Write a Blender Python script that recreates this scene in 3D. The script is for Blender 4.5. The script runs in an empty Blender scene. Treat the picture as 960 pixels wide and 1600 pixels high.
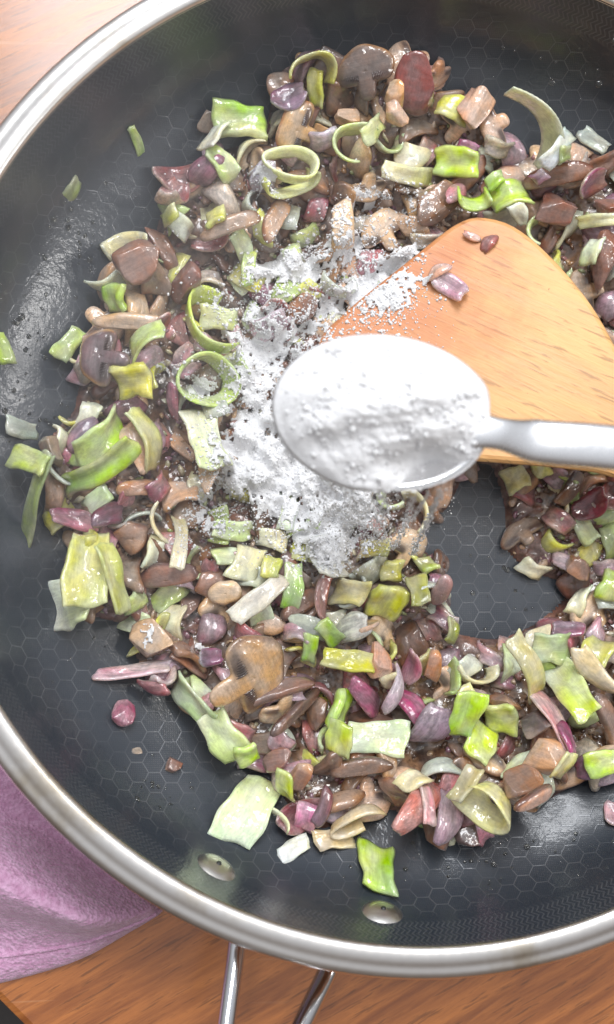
import bpy, math, random
import numpy as np
from mathutils import Vector, Matrix, Euler
from mathutils.bvhtree import BVHTree

S = bpy.context.scene
COL = S.collection
random.seed(7)
rng = np.random.default_rng(11)
R_ = math.radians

# ------------------------------------------------------------------ camera
CAM_LOC = Vector((-0.06982, -0.04652, 0.3548))
CAM_EUL = Euler((0.080014, -0.107493, 0.0), 'XYZ')
FPX = 800 / math.tan(R_(25))
cam = bpy.data.objects.new('camera', bpy.data.cameras.new('camera'))
COL.objects.link(cam)
cam.location = CAM_LOC
cam.rotation_euler = CAM_EUL
cam.data.sensor_fit = 'VERTICAL'
cam.data.sensor_height = 24
cam.data.lens = 12 / math.tan(R_(25))
cam.data.clip_start = 0.01
cam.data.clip_end = 20
cam.data.dof.use_dof = True
cam.data.dof.focus_distance = 0.338
cam.data.dof.aperture_fstop = cam.data.lens / 4.0
S.camera = cam

# ------------------------------------------------------------------ light
world = bpy.data.worlds.new('World')
S.world = world
world.use_nodes = True
bg = world.node_tree.nodes['Background']
bg.inputs[0].default_value = (0.90, 0.93, 1.0, 1)
bg.inputs[1].default_value = 1.0
# the room: pale ceiling, bright towards the window, dim towards the cook
_t = world.node_tree
_g = _t.nodes.new('ShaderNodeTexCoord')
_s = _t.nodes.new('ShaderNodeSeparateXYZ')
_t.links.new(_g.outputs['Generated'], _s.inputs[0])
_a = _t.nodes.new('ShaderNodeMath'); _a.operation = 'MULTIPLY_ADD'
_t.links.new(_s.outputs['Y'], _a.inputs[0]); _a.inputs[1].default_value = .55
_t.links.new(_s.outputs['Z'], _a.inputs[2])
_r = _t.nodes.new('ShaderNodeValToRGB')
_t.links.new(_a.outputs[0], _r.inputs[0])
_r.color_ramp.elements[0].position = 0.0
_r.color_ramp.elements[0].color = (.20, .17, .15, 1)
_r.color_ramp.elements[1].position = 0.95
_r.color_ramp.elements[1].color = (.74, .77, .82, 1)
_t.links.new(_r.outputs[0], bg.inputs[0])


def area(name, loc, size, size_y, energy, color, target=(0, 0, 0)):
    l = bpy.data.lights.new(name, 'AREA')
    l.shape = 'RECTANGLE'
    l.size = size
    l.size_y = size_y
    l.energy = energy
    l.color = color
    o = bpy.data.objects.new(name, l)
    COL.objects.link(o)
    o.location = loc
    o.rotation_euler = (Vector(target) - Vector(loc)).to_track_quat('-Z', 'Y').to_euler()
    return o


area('window_light', (-0.07, 0.80, 1.07), 0.50, 0.72, 17, (0.95, 0.97, 1.0))
area('side_window_light', (0.98, -0.02, 0.78), 0.22, 0.34, 3.6, (1.0, 0.98, 0.95))
area('glint_light', (0.70, 0.54, 1.55), 0.13, 0.13, 3.2, (1.0, 0.96, 0.90))  # pair of small lights added to raise sharp glints on the wet food
area('glint_light', (-0.30, 0.42, 1.55), 0.13, 0.13, 3.2, (1.0, 0.96, 0.90))
S.view_settings.view_transform = 'Standard'
S.view_settings.look = 'None'
S.view_settings.gamma = 1
S.view_settings.exposure = 0.0
S.cycles.max_bounces = 8
S.cycles.use_denoising = True


# ------------------------------------------------------------------ helpers
def lin(c):
    out = []
    for v in c:
        v = v / 255
        out.append(v / 12.92 if v <= 0.04045 else ((v + 0.055) / 1.055) ** 2.4)
    return tuple(out)


CAM_M = CAM_EUL.to_matrix()
CAM_MI = CAM_M.inverted()


def ray(px, py):
    return (CAM_M @ Vector(((px - 480) / FPX, -(py - 800) / FPX, -1))).normalized()


def at(px, py, z):
    d = ray(px, py)
    return CAM_LOC + d * ((z - CAM_LOC.z) / d.z)


CMI = np.array(CAM_MI)
CL = np.array(CAM_LOC)


def project(P):
    q = (P - CL) @ CMI.T
    return 480 + FPX * q[:, 0] / -q[:, 2], 800 - FPX * q[:, 1] / -q[:, 2]


def sines(P, scale, seed=0, n=7):
    r = np.random.default_rng(seed)
    out = np.zeros(len(P))
    for k in range(n):
        d = r.normal(size=P.shape[1])
        d = d / np.linalg.norm(d) * (0.6 + 1.1 * r.random())
        out += np.sin(P @ d * scale + r.random() * 6.28)
    return out / n ** .5


def tag(o, label=None, cat=None, group=None, kind=None):
    if label: o['label'] = label
    if cat: o['category'] = cat
    if group: o['group'] = group
    if kind: o['kind'] = kind
    return o


def mesh_obj(name, V, F, mat, parent=None, cols=None, smooth=True, uv=None):
    me = bpy.data.meshes.new(name)
    me.from_pydata([tuple(v) for v in np.asarray(V, float)], [], [tuple(int(i) for i in f) for f in F])
    if smooth:
        me.polygons.foreach_set('use_smooth', [True] * len(me.polygons))
    if cols is not None:
        a = me.color_attributes.new('Col', 'FLOAT_COLOR', 'POINT')
        c = np.ones((len(V), 4), np.float32)
        c[:, :3] = cols
        a.data.foreach_set('color', c.ravel())
    if uv is not None:
        l = me.uv_layers.new(name='UVMap')
        idx = np.empty(len(me.loops), int)
        me.loops.foreach_get('vertex_index', idx)
        l.data.foreach_set('uv', np.asarray(uv, np.float32)[idx].ravel())
    me.materials.append(mat)
    me.update()
    o = bpy.data.objects.new(name, me)
    COL.objects.link(o)
    if parent: o.parent = parent
    return o


def empty(name, loc=(0, 0, 0)):
    o = bpy.data.objects.new(name, None)
    o.empty_display_size = 0.01
    COL.objects.link(o)
    o.location = loc
    return o


class NT:
    """short hand for node trees"""

    def __init__(s, name):
        s.m = bpy.data.materials.new(name)
        s.m.use_nodes = True
        s.t = s.m.node_tree
        s.p = s.t.nodes['Principled BSDF']
        s.out = s.t.nodes['Material Output']

    def n(s, typ, **kw):
        nd = s.t.nodes.new(typ)
        for k, v in kw.items(): setattr(nd, k, v)
        return nd

    def l(s, a, b): s.t.links.new(a, b)

    def math(s, op, a, b=None, c=None, clamp=False):
        nd = s.n('ShaderNodeMath', operation=op, use_clamp=clamp)
        for i, v in enumerate((a, b, c)):
            if v is None: continue
            if isinstance(v, (int, float)): nd.inputs[i].default_value = v
            else: s.l(v, nd.inputs[i])
        return nd.outputs[0]

    def smooth(s, v, lo, hi, a=0.0, b=1.0):
        nd = s.n('ShaderNodeMapRange', interpolation_type='SMOOTHSTEP')
        s.l(v, nd.inputs[0])
        for i, x in enumerate((lo, hi, a, b)): nd.inputs[i + 1].default_value = x
        return nd.outputs[0]

    def noise(s, vec, scale, detail=3, rough=.55, dist=0.0, out=0):
        nd = s.n('ShaderNodeTexNoise')
        if vec is not None: s.l(vec, nd.inputs['Vector'])
        nd.inputs['Scale'].default_value = scale
        nd.inputs['Detail'].default_value = detail
        nd.inputs['Roughness'].default_value = rough
        nd.inputs['Distortion'].default_value = dist
        return nd.outputs[out]

    def mix(s, f, a, b, blend='MIX'):
        nd = s.n('ShaderNodeMix', data_type='RGBA', blend_type=blend)
        if isinstance(f, (int, float)): nd.inputs[0].default_value = f
        else: s.l(f, nd.inputs[0])
        for i, v in ((6, a), (7, b)):
            if isinstance(v, tuple): nd.inputs[i].default_value = (*v[:3], 1)
            else: s.l(v, nd.inputs[i])
        return nd.outputs[2]

    def bump(s, h, strength, dist, normal=None):
        nd = s.n('ShaderNodeBump')
        nd.inputs['Strength'].default_value = strength
        nd.inputs['Distance'].default_value = dist
        s.l(h, nd.inputs['Height'])
        if normal is not None: s.l(normal, nd.inputs['Normal'])
        return nd.outputs[0]

    def set(s, **kw):
        for k, v in kw.items():
            k = k.replace('_', ' ')
            if isinstance(v, (int, float)): s.p.inputs[k].default_value = v
            elif isinstance(v, tuple): s.p.inputs[k].default_value = v if len(v) != 3 or k == 'Subsurface Radius' else (*v, 1)
            else: s.l(v, s.p.inputs[k])


# ------------------------------------------------------------------ materials
def mat_food(name, rough, coat, sss, sparkle, noise_amt=.35, fib=.3, sat=1.0, spots=.0, trans=0.0, gain=1.0):
    t = NT(name)
    tc = t.n('ShaderNodeTexCoord').outputs['Object']
    info = t.n('ShaderNodeObjectInfo')
    a = t.n('ShaderNodeAttribute', attribute_name='Col').outputs['Color']
    n1 = t.noise(tc, 260, 4, .6)
    n2 = t.noise(tc, 900, 3, .6)
    mp = t.n('ShaderNodeMapping')
    mp.inputs['Scale'].default_value = (110, 1500, 1500)
    t.l(tc, mp.inputs[0])
    nf = t.noise(mp.outputs[0], 1.0, 3, .6, .3)          # fibres along the piece
    v = t.math('ADD', t.math('MULTIPLY', n1, 1.0), t.math('MULTIPLY', n2, .5))
    v = t.math('ADD', v, t.math('MULTIPLY', t.math('SUBTRACT', nf, .5), fib * 1.6))
    v = t.smooth(v, .42, 1.08, 1 - noise_amt, 1 + noise_amt * .75)
    hsv = t.n('ShaderNodeHueSaturation')
    t.l(t.mix(1.0, a, (gain, gain, gain), 'MULTIPLY'), hsv.inputs['Color'])
    t.l(v, hsv.inputs['Value'])
    t.l(t.smooth(info.outputs['Random'], 0, 1, .488, .508), hsv.inputs['Hue'])
    t.l(t.smooth(t.noise(tc, 150, 2, .5), .35, .65, sat * .7, sat * 1.1), hsv.inputs['Saturation'])
    c = hsv.outputs[0]
    if spots:
        ns = t.noise(tc, 480, 4, .7)
        c = t.mix(t.smooth(ns, .53, .68, 0, spots), c, lin((62, 42, 36)))
    b1 = t.bump(n1, .30, .0007)
    b2 = t.bump(t.math('ADD', t.noise(tc, 1300, 2, .5), nf), .25, .00025, b1)
    wet = t.noise(tc, 300, 1.2, .5)
    bc = t.bump(wet, sparkle, .0012)
    wetness = t.smooth(t.noise(tc, 190, 2, .5), .30, .52, coat * .35, coat)
    t.set(Base_Color=c, Roughness=rough, Normal=b2, Coat_Weight=wetness, Coat_Roughness=.11, Coat_Normal=bc, Transmission_Weight=trans, IOR=1.38,
          Subsurface_Weight=sss, Subsurface_Scale=.0030, Subsurface_Radius=(1.0, .75, .5), Coat_IOR=1.6)
    t.p.subsurface_method = 'BURLEY'
    return t.m


M_FOOD = {}
M_FOOD['leek'] = mat_food('leek_flesh', .36, 1.0, .45, .7, .22, .5, 1.0, trans=.06, gain=1.22)
M_FOOD['onion'] = mat_food('red_onion_flesh', .30, 1.0, .5, .8, .36, .7, .92, trans=.12, gain=1.15)
M_FOOD['mushroom'] = mat_food('cooked_mushroom', .32, 1.0, .15, .85, .34, .35, .98, .28, gain=1.08)
M_BASE = mat_food('minced_vegetable', .28, 1.0, .05, .7, .6, .1, 1.0, .6)


def mat_pan():
    t = NT('pan_coating')
    uv = t.n('ShaderNodeUVMap', uv_map='UVMap').outputs[0]
    sep = t.n('ShaderNodeSeparateXYZ')
    t.l(uv, sep.inputs[0])
    x, y = sep.outputs[0], sep.outputs[1]     # millimetres along the surface
    h = 6.3
    # hexagon edge distance, pointy side left and right
    sx, sy = h * math.sqrt(3), h

    def cell(ox, oy):
        u = t.math('SUBTRACT', t.math('MODULO', t.math('ADD', x, 5000 * sx + ox), sx), sx / 2)
        v = t.math('SUBTRACT', t.math('MODULO', t.math('ADD', y, 5000 * sy + oy), sy), sy / 2)
        au, av = t.math('ABSOLUTE', u), t.math('ABSOLUTE', v)
        d = t.math('MAXIMUM', av, t.math('ADD', t.math('MULTIPLY', au, .8660254), t.math('MULTIPLY', av, .5)))
        return t.math('SUBTRACT', h / 2, d)     # >0 inside, distance to edge
    e = t.math('MAXIMUM', cell(0, 0), cell(sx / 2, sy / 2))
    line = t.smooth(e, .02, .24, 1, 0)
    # small dot grid in the cells
    px_ = t.math('SUBTRACT', t.math('MODULO', t.math('ADD', x, 5000), .62), .31)
    py_ = t.math('SUBTRACT', t.math('MODULO', t.math('ADD', y, 5000), .62), .31)
    dd = t.math('SQRT', t.math('ADD', t.math('MULTIPLY', px_, px_), t.math('MULTIPLY', py_, py_)))
    dots = t.smooth(dd, .08, .2, 1, 0)
    r = t.math('SQRT', t.math('ADD', t.math('MULTIPLY', x, x), t.math('MULTIPLY', y, y)))
    ang = t.math('ARCTAN2', y, x)
    inhex = t.smooth(r, 146, 152, 1, 0)
    # slanted ticks under the lip
    tk = t.math('ADD', t.math('MULTIPLY', ang, 560 / (2 * math.pi)), t.math('MULTIPLY', t.math('PINGPONG', r, 2.2), .42))
    tick = t.smooth(t.math('ABSOLUTE', t.math('SUBTRACT', t.math('FRACT', t.math('ADD', tk, 500)), .5)), .10, .22, 1, 0)
    tick = t.math('MULTIPLY', tick, t.smooth(r, 152, 155, 0, 1))
    ns = t.noise(t.n('ShaderNodeTexCoord').outputs['Object'], 45, 4, .6)
    wear = t.smooth(ns, .38, .66, .10, .85)
    hexl = t.math('MULTIPLY', t.math('MULTIPLY', line, inhex), wear)
    dl = t.math('MULTIPLY', t.math('MULTIPLY', dots, inhex), t.math('MULTIPLY', wear, .35))
    m = t.math('MAXIMUM', t.math('MAXIMUM', hexl, dl), t.math('MULTIPLY', tick, .5), clamp=True)
    fine = t.noise(t.n('ShaderNodeTexCoord').outputs['Object'], 1800, 2, .5)
    oil = t.noise(t.n('ShaderNodeTexCoord').outputs['Object'], 28, 4, .6)
    base = t.mix(t.math('MULTIPLY', m, .56), (.024, .030, .040), (.22, .225, .24))
    oiln = t.noise(t.n('ShaderNodeTexCoord').outputs['Object'], 330, 3, .6)
    ht = t.math('ADD', t.math('MULTIPLY', m, 1.0), t.math('MULTIPLY', fine, .5))
    b = t.bump(ht, .35, .00012)
    oilb = t.bump(oiln, .5, .0005, b)
    t.set(Base_Color=base, Metallic=t.math('MULTIPLY', m, .5), Roughness=t.smooth(oil, .35, .65, .30, .42), Normal=b,
          Coat_Weight=t.smooth(oil, .40, .58, 0.3, 1.0), Coat_Roughness=.14, Coat_Normal=oilb, Specular_IOR_Level=.5)
    return t.m


def mat_steel(name, rough=.22, col=(.62, .61, .60), stain=True, aniso=0.0):
    t = NT(name)
    tc = t.n('ShaderNodeTexCoord').outputs['Object']
    n = t.noise(tc, 22, 5, .62)
    n2 = t.noise(tc, 500, 3, .6)
    c = col
    if stain:
        f = t.smooth(n, .50, .66, 0, .65)
        c = t.mix(f, col, (.42, .33, .20))
    t.set(Base_Color=c, Metallic=1.0, Roughness=t.smooth(n2, .3, .7, rough * .92, rough * 1.1), Normal=t.bump(n2, .04, .0001))
    return t.m


def mat_wood(name, c1, c2, rot, sc=1.0, rough=.38, scratches=True, stain=None, coat=0.0):
    t = NT(name)
    tc = t.n('ShaderNodeTexCoord').outputs['Object']
    mp = t.n('ShaderNodeMapping')
    mp.inputs['Rotation'].default_value = (0, 0, -rot)
    t.l(tc, mp.inputs[0])
    st = t.n('ShaderNodeMapping')
    st.inputs['Scale'].default_value = (16 * sc, 190 * sc, 60 * sc)
    t.l(mp.outputs[0], st.inputs[0])
    g1 = t.noise(st.outputs[0], 1.0, 6, .62, .6)
    st2 = t.n('ShaderNodeMapping')
    st2.inputs['Scale'].default_value = (70 * sc, 800 * sc, 200 * sc)
    t.l(mp.outputs[0], st2.inputs[0])
    g2 = t.noise(st2.outputs[0], 1.0, 4, .6, .2)
    big = t.noise(mp.outputs[0], 9 * sc, 3, .5)
    f = t.math('ADD', t.math('MULTIPLY', g1, .75), t.math('MULTIPLY', g2, .35))
    f = t.smooth(t.math('ADD', f, t.math('MULTIPLY', big, .35)), .48, .98)
    c = t.mix(f, c2, c1)
    pore = t.smooth(g2, .54, .66, 0, .6)
    c = t.mix(pore, c, tuple(v * .35 for v in c2))
    if scratches:
        w = t.n('ShaderNodeMapping')
        w.inputs['Rotation'].default_value = (0, 0, rot + 1.95)
        w.inputs['Scale'].default_value = (7, 330, 1)
        t.l(tc, w.inputs[0])
        s1 = t.noise(w.outputs[0], 1.0, 2, .5, .4)
        sc1 = t.smooth(s1, .66, .73, 0, .5)
        c = t.mix(sc1, c, (.62, .36, .20))
    if stain is not None:
        c = stain(t, tc, c)
    t.set(Base_Color=c, Roughness=t.smooth(g1, .3, .7, rough, rough + .15), Normal=t.bump(t.math('ADD', g1, g2), .25, .0006),
          Specular_IOR_Level=.45, Coat_Weight=coat, Coat_Roughness=.17)
    return t.m


def mat_plain(name, col, rough=.5, **kw):
    t = NT(name)
    t.set(Base_Color=col, Roughness=rough, **kw)
    return t.m


def mat_flour(name, sc=1.0):
    t = NT(name)
    tc = t.n('ShaderNodeTexCoord').outputs['Object']
    n = t.noise(tc, 700 * sc, 5, .7)
    n2 = t.noise(tc, 2600 * sc, 2, .6)
    c = t.mix(t.smooth(n, .35, .65), (.75, .75, .76), (.82, .82, .83))
    t.set(Base_Color=c, Roughness=.95, Specular_IOR_Level=.1, Subsurface_Weight=.25, Subsurface_Scale=.0012, Subsurface_Radius=(1., 1., 1.),
          Normal=t.bump(t.math('ADD', n, t.math('MULTIPLY', n2, .4)), .5, .0007))
    return t.m


M_FLOUR = mat_flour('white_flour')
M_PAN = mat_pan()
M_RIM = mat_steel('rim_steel', .32, (.76, .73, .70))
M_ROD = mat_steel('handle_steel', .10, (.62, .62, .63), stain=False)
M_RIVET = mat_steel('rivet_steel', .36, (.66, .64, .61))
M_SPOON = mat_steel('spoon_steel', .26, (.90, .90, .91), stain=False)


# ------------------------------------------------------------------ pan profile
PROF = [(0.0, 0.0), (0.068, 0.0), (0.078, 0.0007), (0.088, 0.0026), (0.098, 0.0056), (0.108, 0.0096), (0.118, 0.0140), (0.126, 0.0186), (0.132, 0.0236),
        (0.136, 0.0300), (0.1387, 0.0400), (0.1405, 0.0530)]
PR = np.array(PROF)


def resample(P, n, smooth=2):
    d = np.concatenate([[0], np.cumsum(np.hypot(*np.diff(P, axis=0).T))])
    s = np.linspace(0, d[-1], n)
    Q = np.stack([np.interp(s, d, P[:, 0]), np.interp(s, d, P[:, 1])], 1)
    for _ in range(smooth):
        Q[1:-1] = (Q[:-2] + 2 * Q[1:-1] + Q[2:]) / 4
    return Q, s


def pan_z(r):
    return np.interp(r, PR[:, 0], PR[:, 1])


def revolve(Q, seg, closed_center=True, start=0.0):
    """Q: radius, height rows"""
    V, F = [], []
    th = np.linspace(0, 2 * np.pi, seg, endpoint=False)
    rows = []
    for k, (r, z) in enumerate(Q):
        if r < 1e-6:
            rows.append([len(V)] * seg)
            V.append((0, 0, z))
        else:
            b = len(V)
            V += [(r * math.cos(a), r * math.sin(a), z) for a in th]
            rows.append(list(range(b, b + seg)))
    for k in range(len(Q) - 1):
        a, b = rows[k], rows[k + 1]
        for i in range(seg):
            j = (i + 1) % seg
            if a[i] == a[j]: F.append((a[i], b[i], b[j]))
            elif b[i] == b[j]: F.append((a[i], b[i], a[j]))
            else: F.append((a[i], b[i], b[j], a[j]))
    return np.array(V), F, th


pan = empty('frying_pan', (0, 0, -0.006))
tag(pan, 'black hexagon patterned frying pan with steel rim holding the vegetables', 'frying pan')
PZ = 0.006
Q, s_ = resample(PR, 60)
V, F, th = revolve(Q, 192)
uv = np.zeros((len(V), 2))
rr = np.hypot(V[:, 0], V[:, 1])
arc = np.interp(rr, Q[:, 0], s_) * 1000
with np.errstate(invalid='ignore'):
    uv[:, 0] = np.where(rr > 0, V[:, 0] / np.maximum(rr, 1e-9), 0) * arc
    uv[:, 1] = np.where(rr > 0, V[:, 1] / np.maximum(rr, 1e-9), 0) * arc
V[:, 2] += PZ
inner = mesh_obj('cooking_surface', V, [f[::-1] for f in F], M_PAN, pan, uv=uv)
# lip
lip = np.array([(0.1404, 0.0524), (0.1407, 0.0536), (0.1415, 0.0542), (0.1430, 0.0545), (0.1446, 0.0543), (0.1455, 0.0539), (0.1460, 0.0537), (0.1466, 0.0537),
                (0.1478, 0.0536), (0.1490, 0.0529), (0.1498, 0.0516), (0.1500, 0.0500), (0.1494, 0.0486), (0.1478, 0.0478), (0.1450, 0.0472), (0.1425, 0.0462), (0.1412, 0.0450)])
Q2, _ = resample(lip, 40, 1)
V, F, th = revolve(Q2, 192)
V[:, 2] += PZ
mesh_obj('rim', V, F, M_RIM, pan)
outer = np.array([(0.1414, 0.0452), (0.1405, 0.039), (0.1382, 0.029), (0.1340, 0.0205), (0.1280, 0.0150), (0.120, 0.0105), (0.108, 0.0045), (0.098, 0.0008), (0.088, -0.0022), (0.078, -0.0045), (0.066, -0.0058), (0.0, -0.0058)])
Q3, _ = resample(outer, 40, 1)
V, F, th = revolve(Q3, 128)
V[:, 2] += PZ
mesh_obj('outer_wall', V, F, mat_steel('pan_steel', .3, (.55, .55, .55)), pan)


def tube(path, rad, seg=14, flat=1.0, up=Vector((0, 0, 1)), caps=True):
    """path list of Vector, rad list; cross section ellipse rad x rad*flat (up direction)"""
    V, F = [], []
    n = len(path)
    for i, p in enumerate(path):
        d = (path[min(i + 1, n - 1)] - path[max(i - 1, 0)]).normalized()
        sx = d.cross(up).normalized()
        su = sx.cross(d).normalized()
        r = rad[i] if hasattr(rad, '__len__') else rad
        for k in range(seg):
            a = 2 * math.pi * k / seg
            V.append(p + sx * (r * math.cos(a)) + su * (r * flat * math.sin(a)))
    for i in range(n - 1):
        for k in range(seg):
            j = (k + 1) % seg
            F.append((i * seg + k, i * seg + j, (i + 1) * seg + j, (i + 1) * seg + k))
    if caps:
        F.append(tuple(range(seg))[::-1])
        F.append(tuple((n - 1) * seg + k for k in range(seg)))
    return np.array([tuple(v) for v in V]), F


def bez(pts, n=24):
    pts = [Vector(p) for p in pts]
    out = []
    for i in range(n):
        t = i / (n - 1) * (len(pts) - 1)
        k = min(int(t), len(pts) - 2)
        f = t - k
        p0, p1, p2, p3 = pts[max(k - 1, 0)], pts[k], pts[k + 1], pts[min(k + 2, len(pts) - 1)]
        out.append(.5 * ((2 * p1) + (-p0 + p2) * f + (2 * p0 - 5 * p1 + 4 * p2 - p3) * f * f + (-p0 + 3 * p1 - 3 * p2 + p3) * f ** 3))
    return out


# handle: two rods that leave the wall under the rim
h = empty('handle')
h.parent = pan
off = Vector((0, 0, PZ))
for (p0, p1, p2, wdt) in (((373, 1440), (369, 1490), (353, 1612), .0025), ((524, 1490), (508, 1527), (468, 1612), .0028)):
    a, b, c = at(*p0, .034), at(*p1, .036), at(*p2, .046)
    d = (c - b)
    path = bez([a + off, b + off, c + off, c + d + off + Vector((0, 0, .004)), c + d * 2.2 + off + Vector((0, 0, .006))], 30)
    V, F = tube(path, wdt, 18)
    mesh_obj('handle_rod', V, F, M_ROD, h)
# rivets on the inner wall
for (px, py, er) in ((338, 1357, .0063), (598, 1428, .0062)):
    z = .0285
    for _ in range(40):
        p = at(px, py, z)
        z = .7 * z + .3 * float(pan_z(math.hypot(p.x, p.y)))
    nrm = Vector((-p.x, -p.y, 0)).normalized() * .93 + Vector((0, 0, .36))
    prof = [(0, .0021), (.2, .00205), (.28, .0019), (.45, .00185), (.7, .0014), (.9, .0007), (1, .0001), (1.0, -.001)]
    Vr, Fr, _ = revolve([(a * er, b) for a, b in prof], 40)
    Mx = nrm.normalized().to_track_quat('Z', 'Y').to_matrix()
    Vw = np.array([tuple(Mx @ Vector(v) + p + off - nrm.normalized() * .0002) for v in Vr])
    rv = mesh_obj('rivet', Vw, Fr, M_RIVET, pan)
    hole = [(0, .00235), (.10, .0023), (.13, .0019)]
    Vh, Fh, _ = revolve([(a * er, b) for a, b in hole], 16)
    Vw = np.array([tuple(Mx @ Vector(v) + p + off) for v in Vh])
    mesh_obj('rivet_pip', Vw, Fh, mat_plain('dark_pip', (.02, .02, .02), .4), rv)

# ------------------------------------------------------------------ table and board
M_BOARD = mat_wood('board_wood', lin((200, 124, 58)), lin((130, 70, 28)), R_(28), 1.0, .34, coat=.9)
TABLE_Z = -0.040
BOARD_TOP = -0.0065


def ngon_prism(name, pts, z0, z1, mat, parent=None, bev=.0015):
    n = len(pts)
    c = np.mean(np.array(pts), axis=0)
    V, F = [], []
    P = np.array(pts, float)

    def inset(d):
        q = []
        for i in range(n):
            a, b, e = P[i - 1], P[i], P[(i + 1) % n]
            n1 = np.array([-(b - a)[1], (b - a)[0]]); n1 /= np.linalg.norm(n1)
            n2 = np.array([-(e - b)[1], (e - b)[0]]); n2 /= np.linalg.norm(n2)
            m = n1 + n2
            m /= max(1e-6, (m @ n1))
            q.append(b + m * d)
        return np.array(q)
    rows = [(0, z0), (0, z1 - bev), (bev * .3, z1 - bev * .3), (bev, z1)]
    for d, z in rows:
        V += [(x, y, z) for x, y in inset(d)]
    for k in range(len(rows) - 1):
        for i in range(n):
            j = (i + 1) % n
            F.append((k * n + i, k * n + j, (k + 1) * n + j, (k + 1) * n + i))
    F.append(tuple(range((len(rows) - 1) * n, len(rows) * n)))
    F.append(tuple(range(n))[::-1])
    return mesh_obj(name, V, F, mat, parent, smooth=False)


e1 = at(-2, 1568, BOARD_TOP)
e2 = at(34, 1604, BOARD_TOP)
dr = (e2 - e1).normalized()
nr = Vector((-dr.y, dr.x, 0))
A = e1 - dr * .30
B = e1 + dr * .55
C = B + nr * .75
D = A + nr * .75
bo = ngon_prism('wooden_board', [(v.x, v.y) for v in (A, B, C, D)], TABLE_Z + .0005, BOARD_TOP, M_BOARD, bev=.003)
tag(bo, 'scratched orange brown wooden board under the frying pan', 'wooden board')
t_ = NT('dark_worktop')
nn = t_.noise(t_.n('ShaderNodeTexCoord').outputs['Object'], 60, 4, .6)
t_.set(Base_Color=t_.mix(nn, (.012, .010, .010), (.05, .04, .035)), Roughness=.45)
tb = mesh_obj('worktop', [(-1.5, -1.5, TABLE_Z), (1.5, -1.5, TABLE_Z), (1.5, 1.5, TABLE_Z), (-1.5, 1.5, TABLE_Z)], [(0, 1, 2, 3)], t_.m, smooth=False)
tag(tb, 'dark worktop below the wooden board', kind='structure')


# ------------------------------------------------------------------ towel
def towel():
    t = NT('lilac_terry')
    tc = t.n('ShaderNodeTexCoord').outputs['Object']
    v = t.n('ShaderNodeTexVoronoi')
    t.l(tc, v.inputs['Vector'])
    v.inputs['Scale'].default_value = 900
    n = t.noise(tc, 420, 4, .7)
    n2 = t.noise(tc, 60, 3, .6)
    c = t.mix(t.smooth(n, .3, .7), lin((184, 136, 168)), lin((214, 172, 202)))
    c = t.mix(t.smooth(n2, .4, .7, 0, .25), c, lin((188, 134, 168)))
    hgt = t.math('ADD', t.math('MULTIPLY', v.outputs['Distance'], .8), n)
    t.set(Base_Color=c, Roughness=.95, Sheen_Weight=.5, Sheen_Roughness=.5, Normal=t.bump(hgt, .7, .0009), Specular_IOR_Level=.15)
    # outline in picture pixels, front hem from left to right tip, then back under the pan
    nu, nv = 110, 80
    front = bez([Vector((-360, 1600, 0)), Vector((-120, 1560, 0)), Vector((10, 1532, 0)), Vector((110, 1503, 0)), Vector((190, 1462, 0)), Vector((258, 1418, 0))], nu)
    back = bez([Vector((-380, 1000, 0)), Vector((-140, 1060, 0)), Vector((-20, 1105, 0)), Vector((80, 1180, 0)), Vector((150, 1260, 0)), Vector((235, 1350, 0))], nu)
    V = np.zeros((nv * 2 + 0, nu, 3))
    r2 = np.random.default_rng(3)
    for j in range(nv):
        g = j / (nv - 1)
        for i in range(nu):
            p = front[i].lerp(back[i], g)
            w = at(p.x, p.y, BOARD_TOP)
            u = i / (nu - 1)
            # thickness: rounded front edge, big soft fold, valley near the pan
            e = min(1, g / .09)
            z = .0052 * math.sqrt(1 - (1 - e) ** 2)
            ridge = math.exp(-((g - .36 - .10 * math.sin(u * 5)) / .17) ** 2)
            z += .021 * ridge * min(1, (1 - u) * 3.2) ** .7
            z -= .010 * math.exp(-((g - .68 + .12 * u) / .07) ** 2) * (1 - u)
            z += .006 * math.exp(-((g - .92) / .12) ** 2)
            z *= min(1, (1 - u) / .05) ** .5
            w2 = (w.x, w.y, BOARD_TOP + .0008 + max(z, .0006))
            V[j, i] = w2
    Vt = V[:nv].reshape(-1, 3)
    Vt[:, 2] += (sines(Vt[:, :2], 260, 5) * .0005 + sines(Vt[:, :2], 1500, 6) * .00018) * np.clip((Vt[:, 2] - BOARD_TOP) / .004, 0, 1)
    Vb = Vt.copy()
    Vb[:, 2] = BOARD_TOP + .0004
    F = []
    for j in range(nv - 1):
        for i in range(nu - 1):
            a = j * nu + i
            F.append((a, a + 1, a + nu + 1, a + nu))
            b = a + nu * nv
            F.append((b, b + nu, b + nu + 1, b + 1))
    N = nu * nv
    bd = [(i, i + 1) for i in range(nu - 1)] + [(j * nu + nu - 1, (j + 1) * nu + nu - 1) for j in range(nv - 1)] + \
         [((nv - 1) * nu + i + 1, (nv - 1) * nu + i) for i in range(nu - 1)] + [((j + 1) * nu, j * nu) for j in range(nv - 1)]
    for a, b in bd: F.append((a, a + N, b + N, b))
    o = mesh_obj('towel', np.concatenate([Vt, Vb]), F, t.m)
    tag(o, 'folded lilac terry towel tucked under the pan rim on the board', 'towel')
    # hem seam
    pts = []
    for i in range(0, nu, 2):
        k = 9 * nu + i
        pts.append(Vector(Vt[k]) + Vector((0, 0, .0001)))
    Vh, Fh = tube(pts, .0007, 8, .7)
    mesh_obj('hem', Vh, Fh, t.m, o)


towel()

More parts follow.
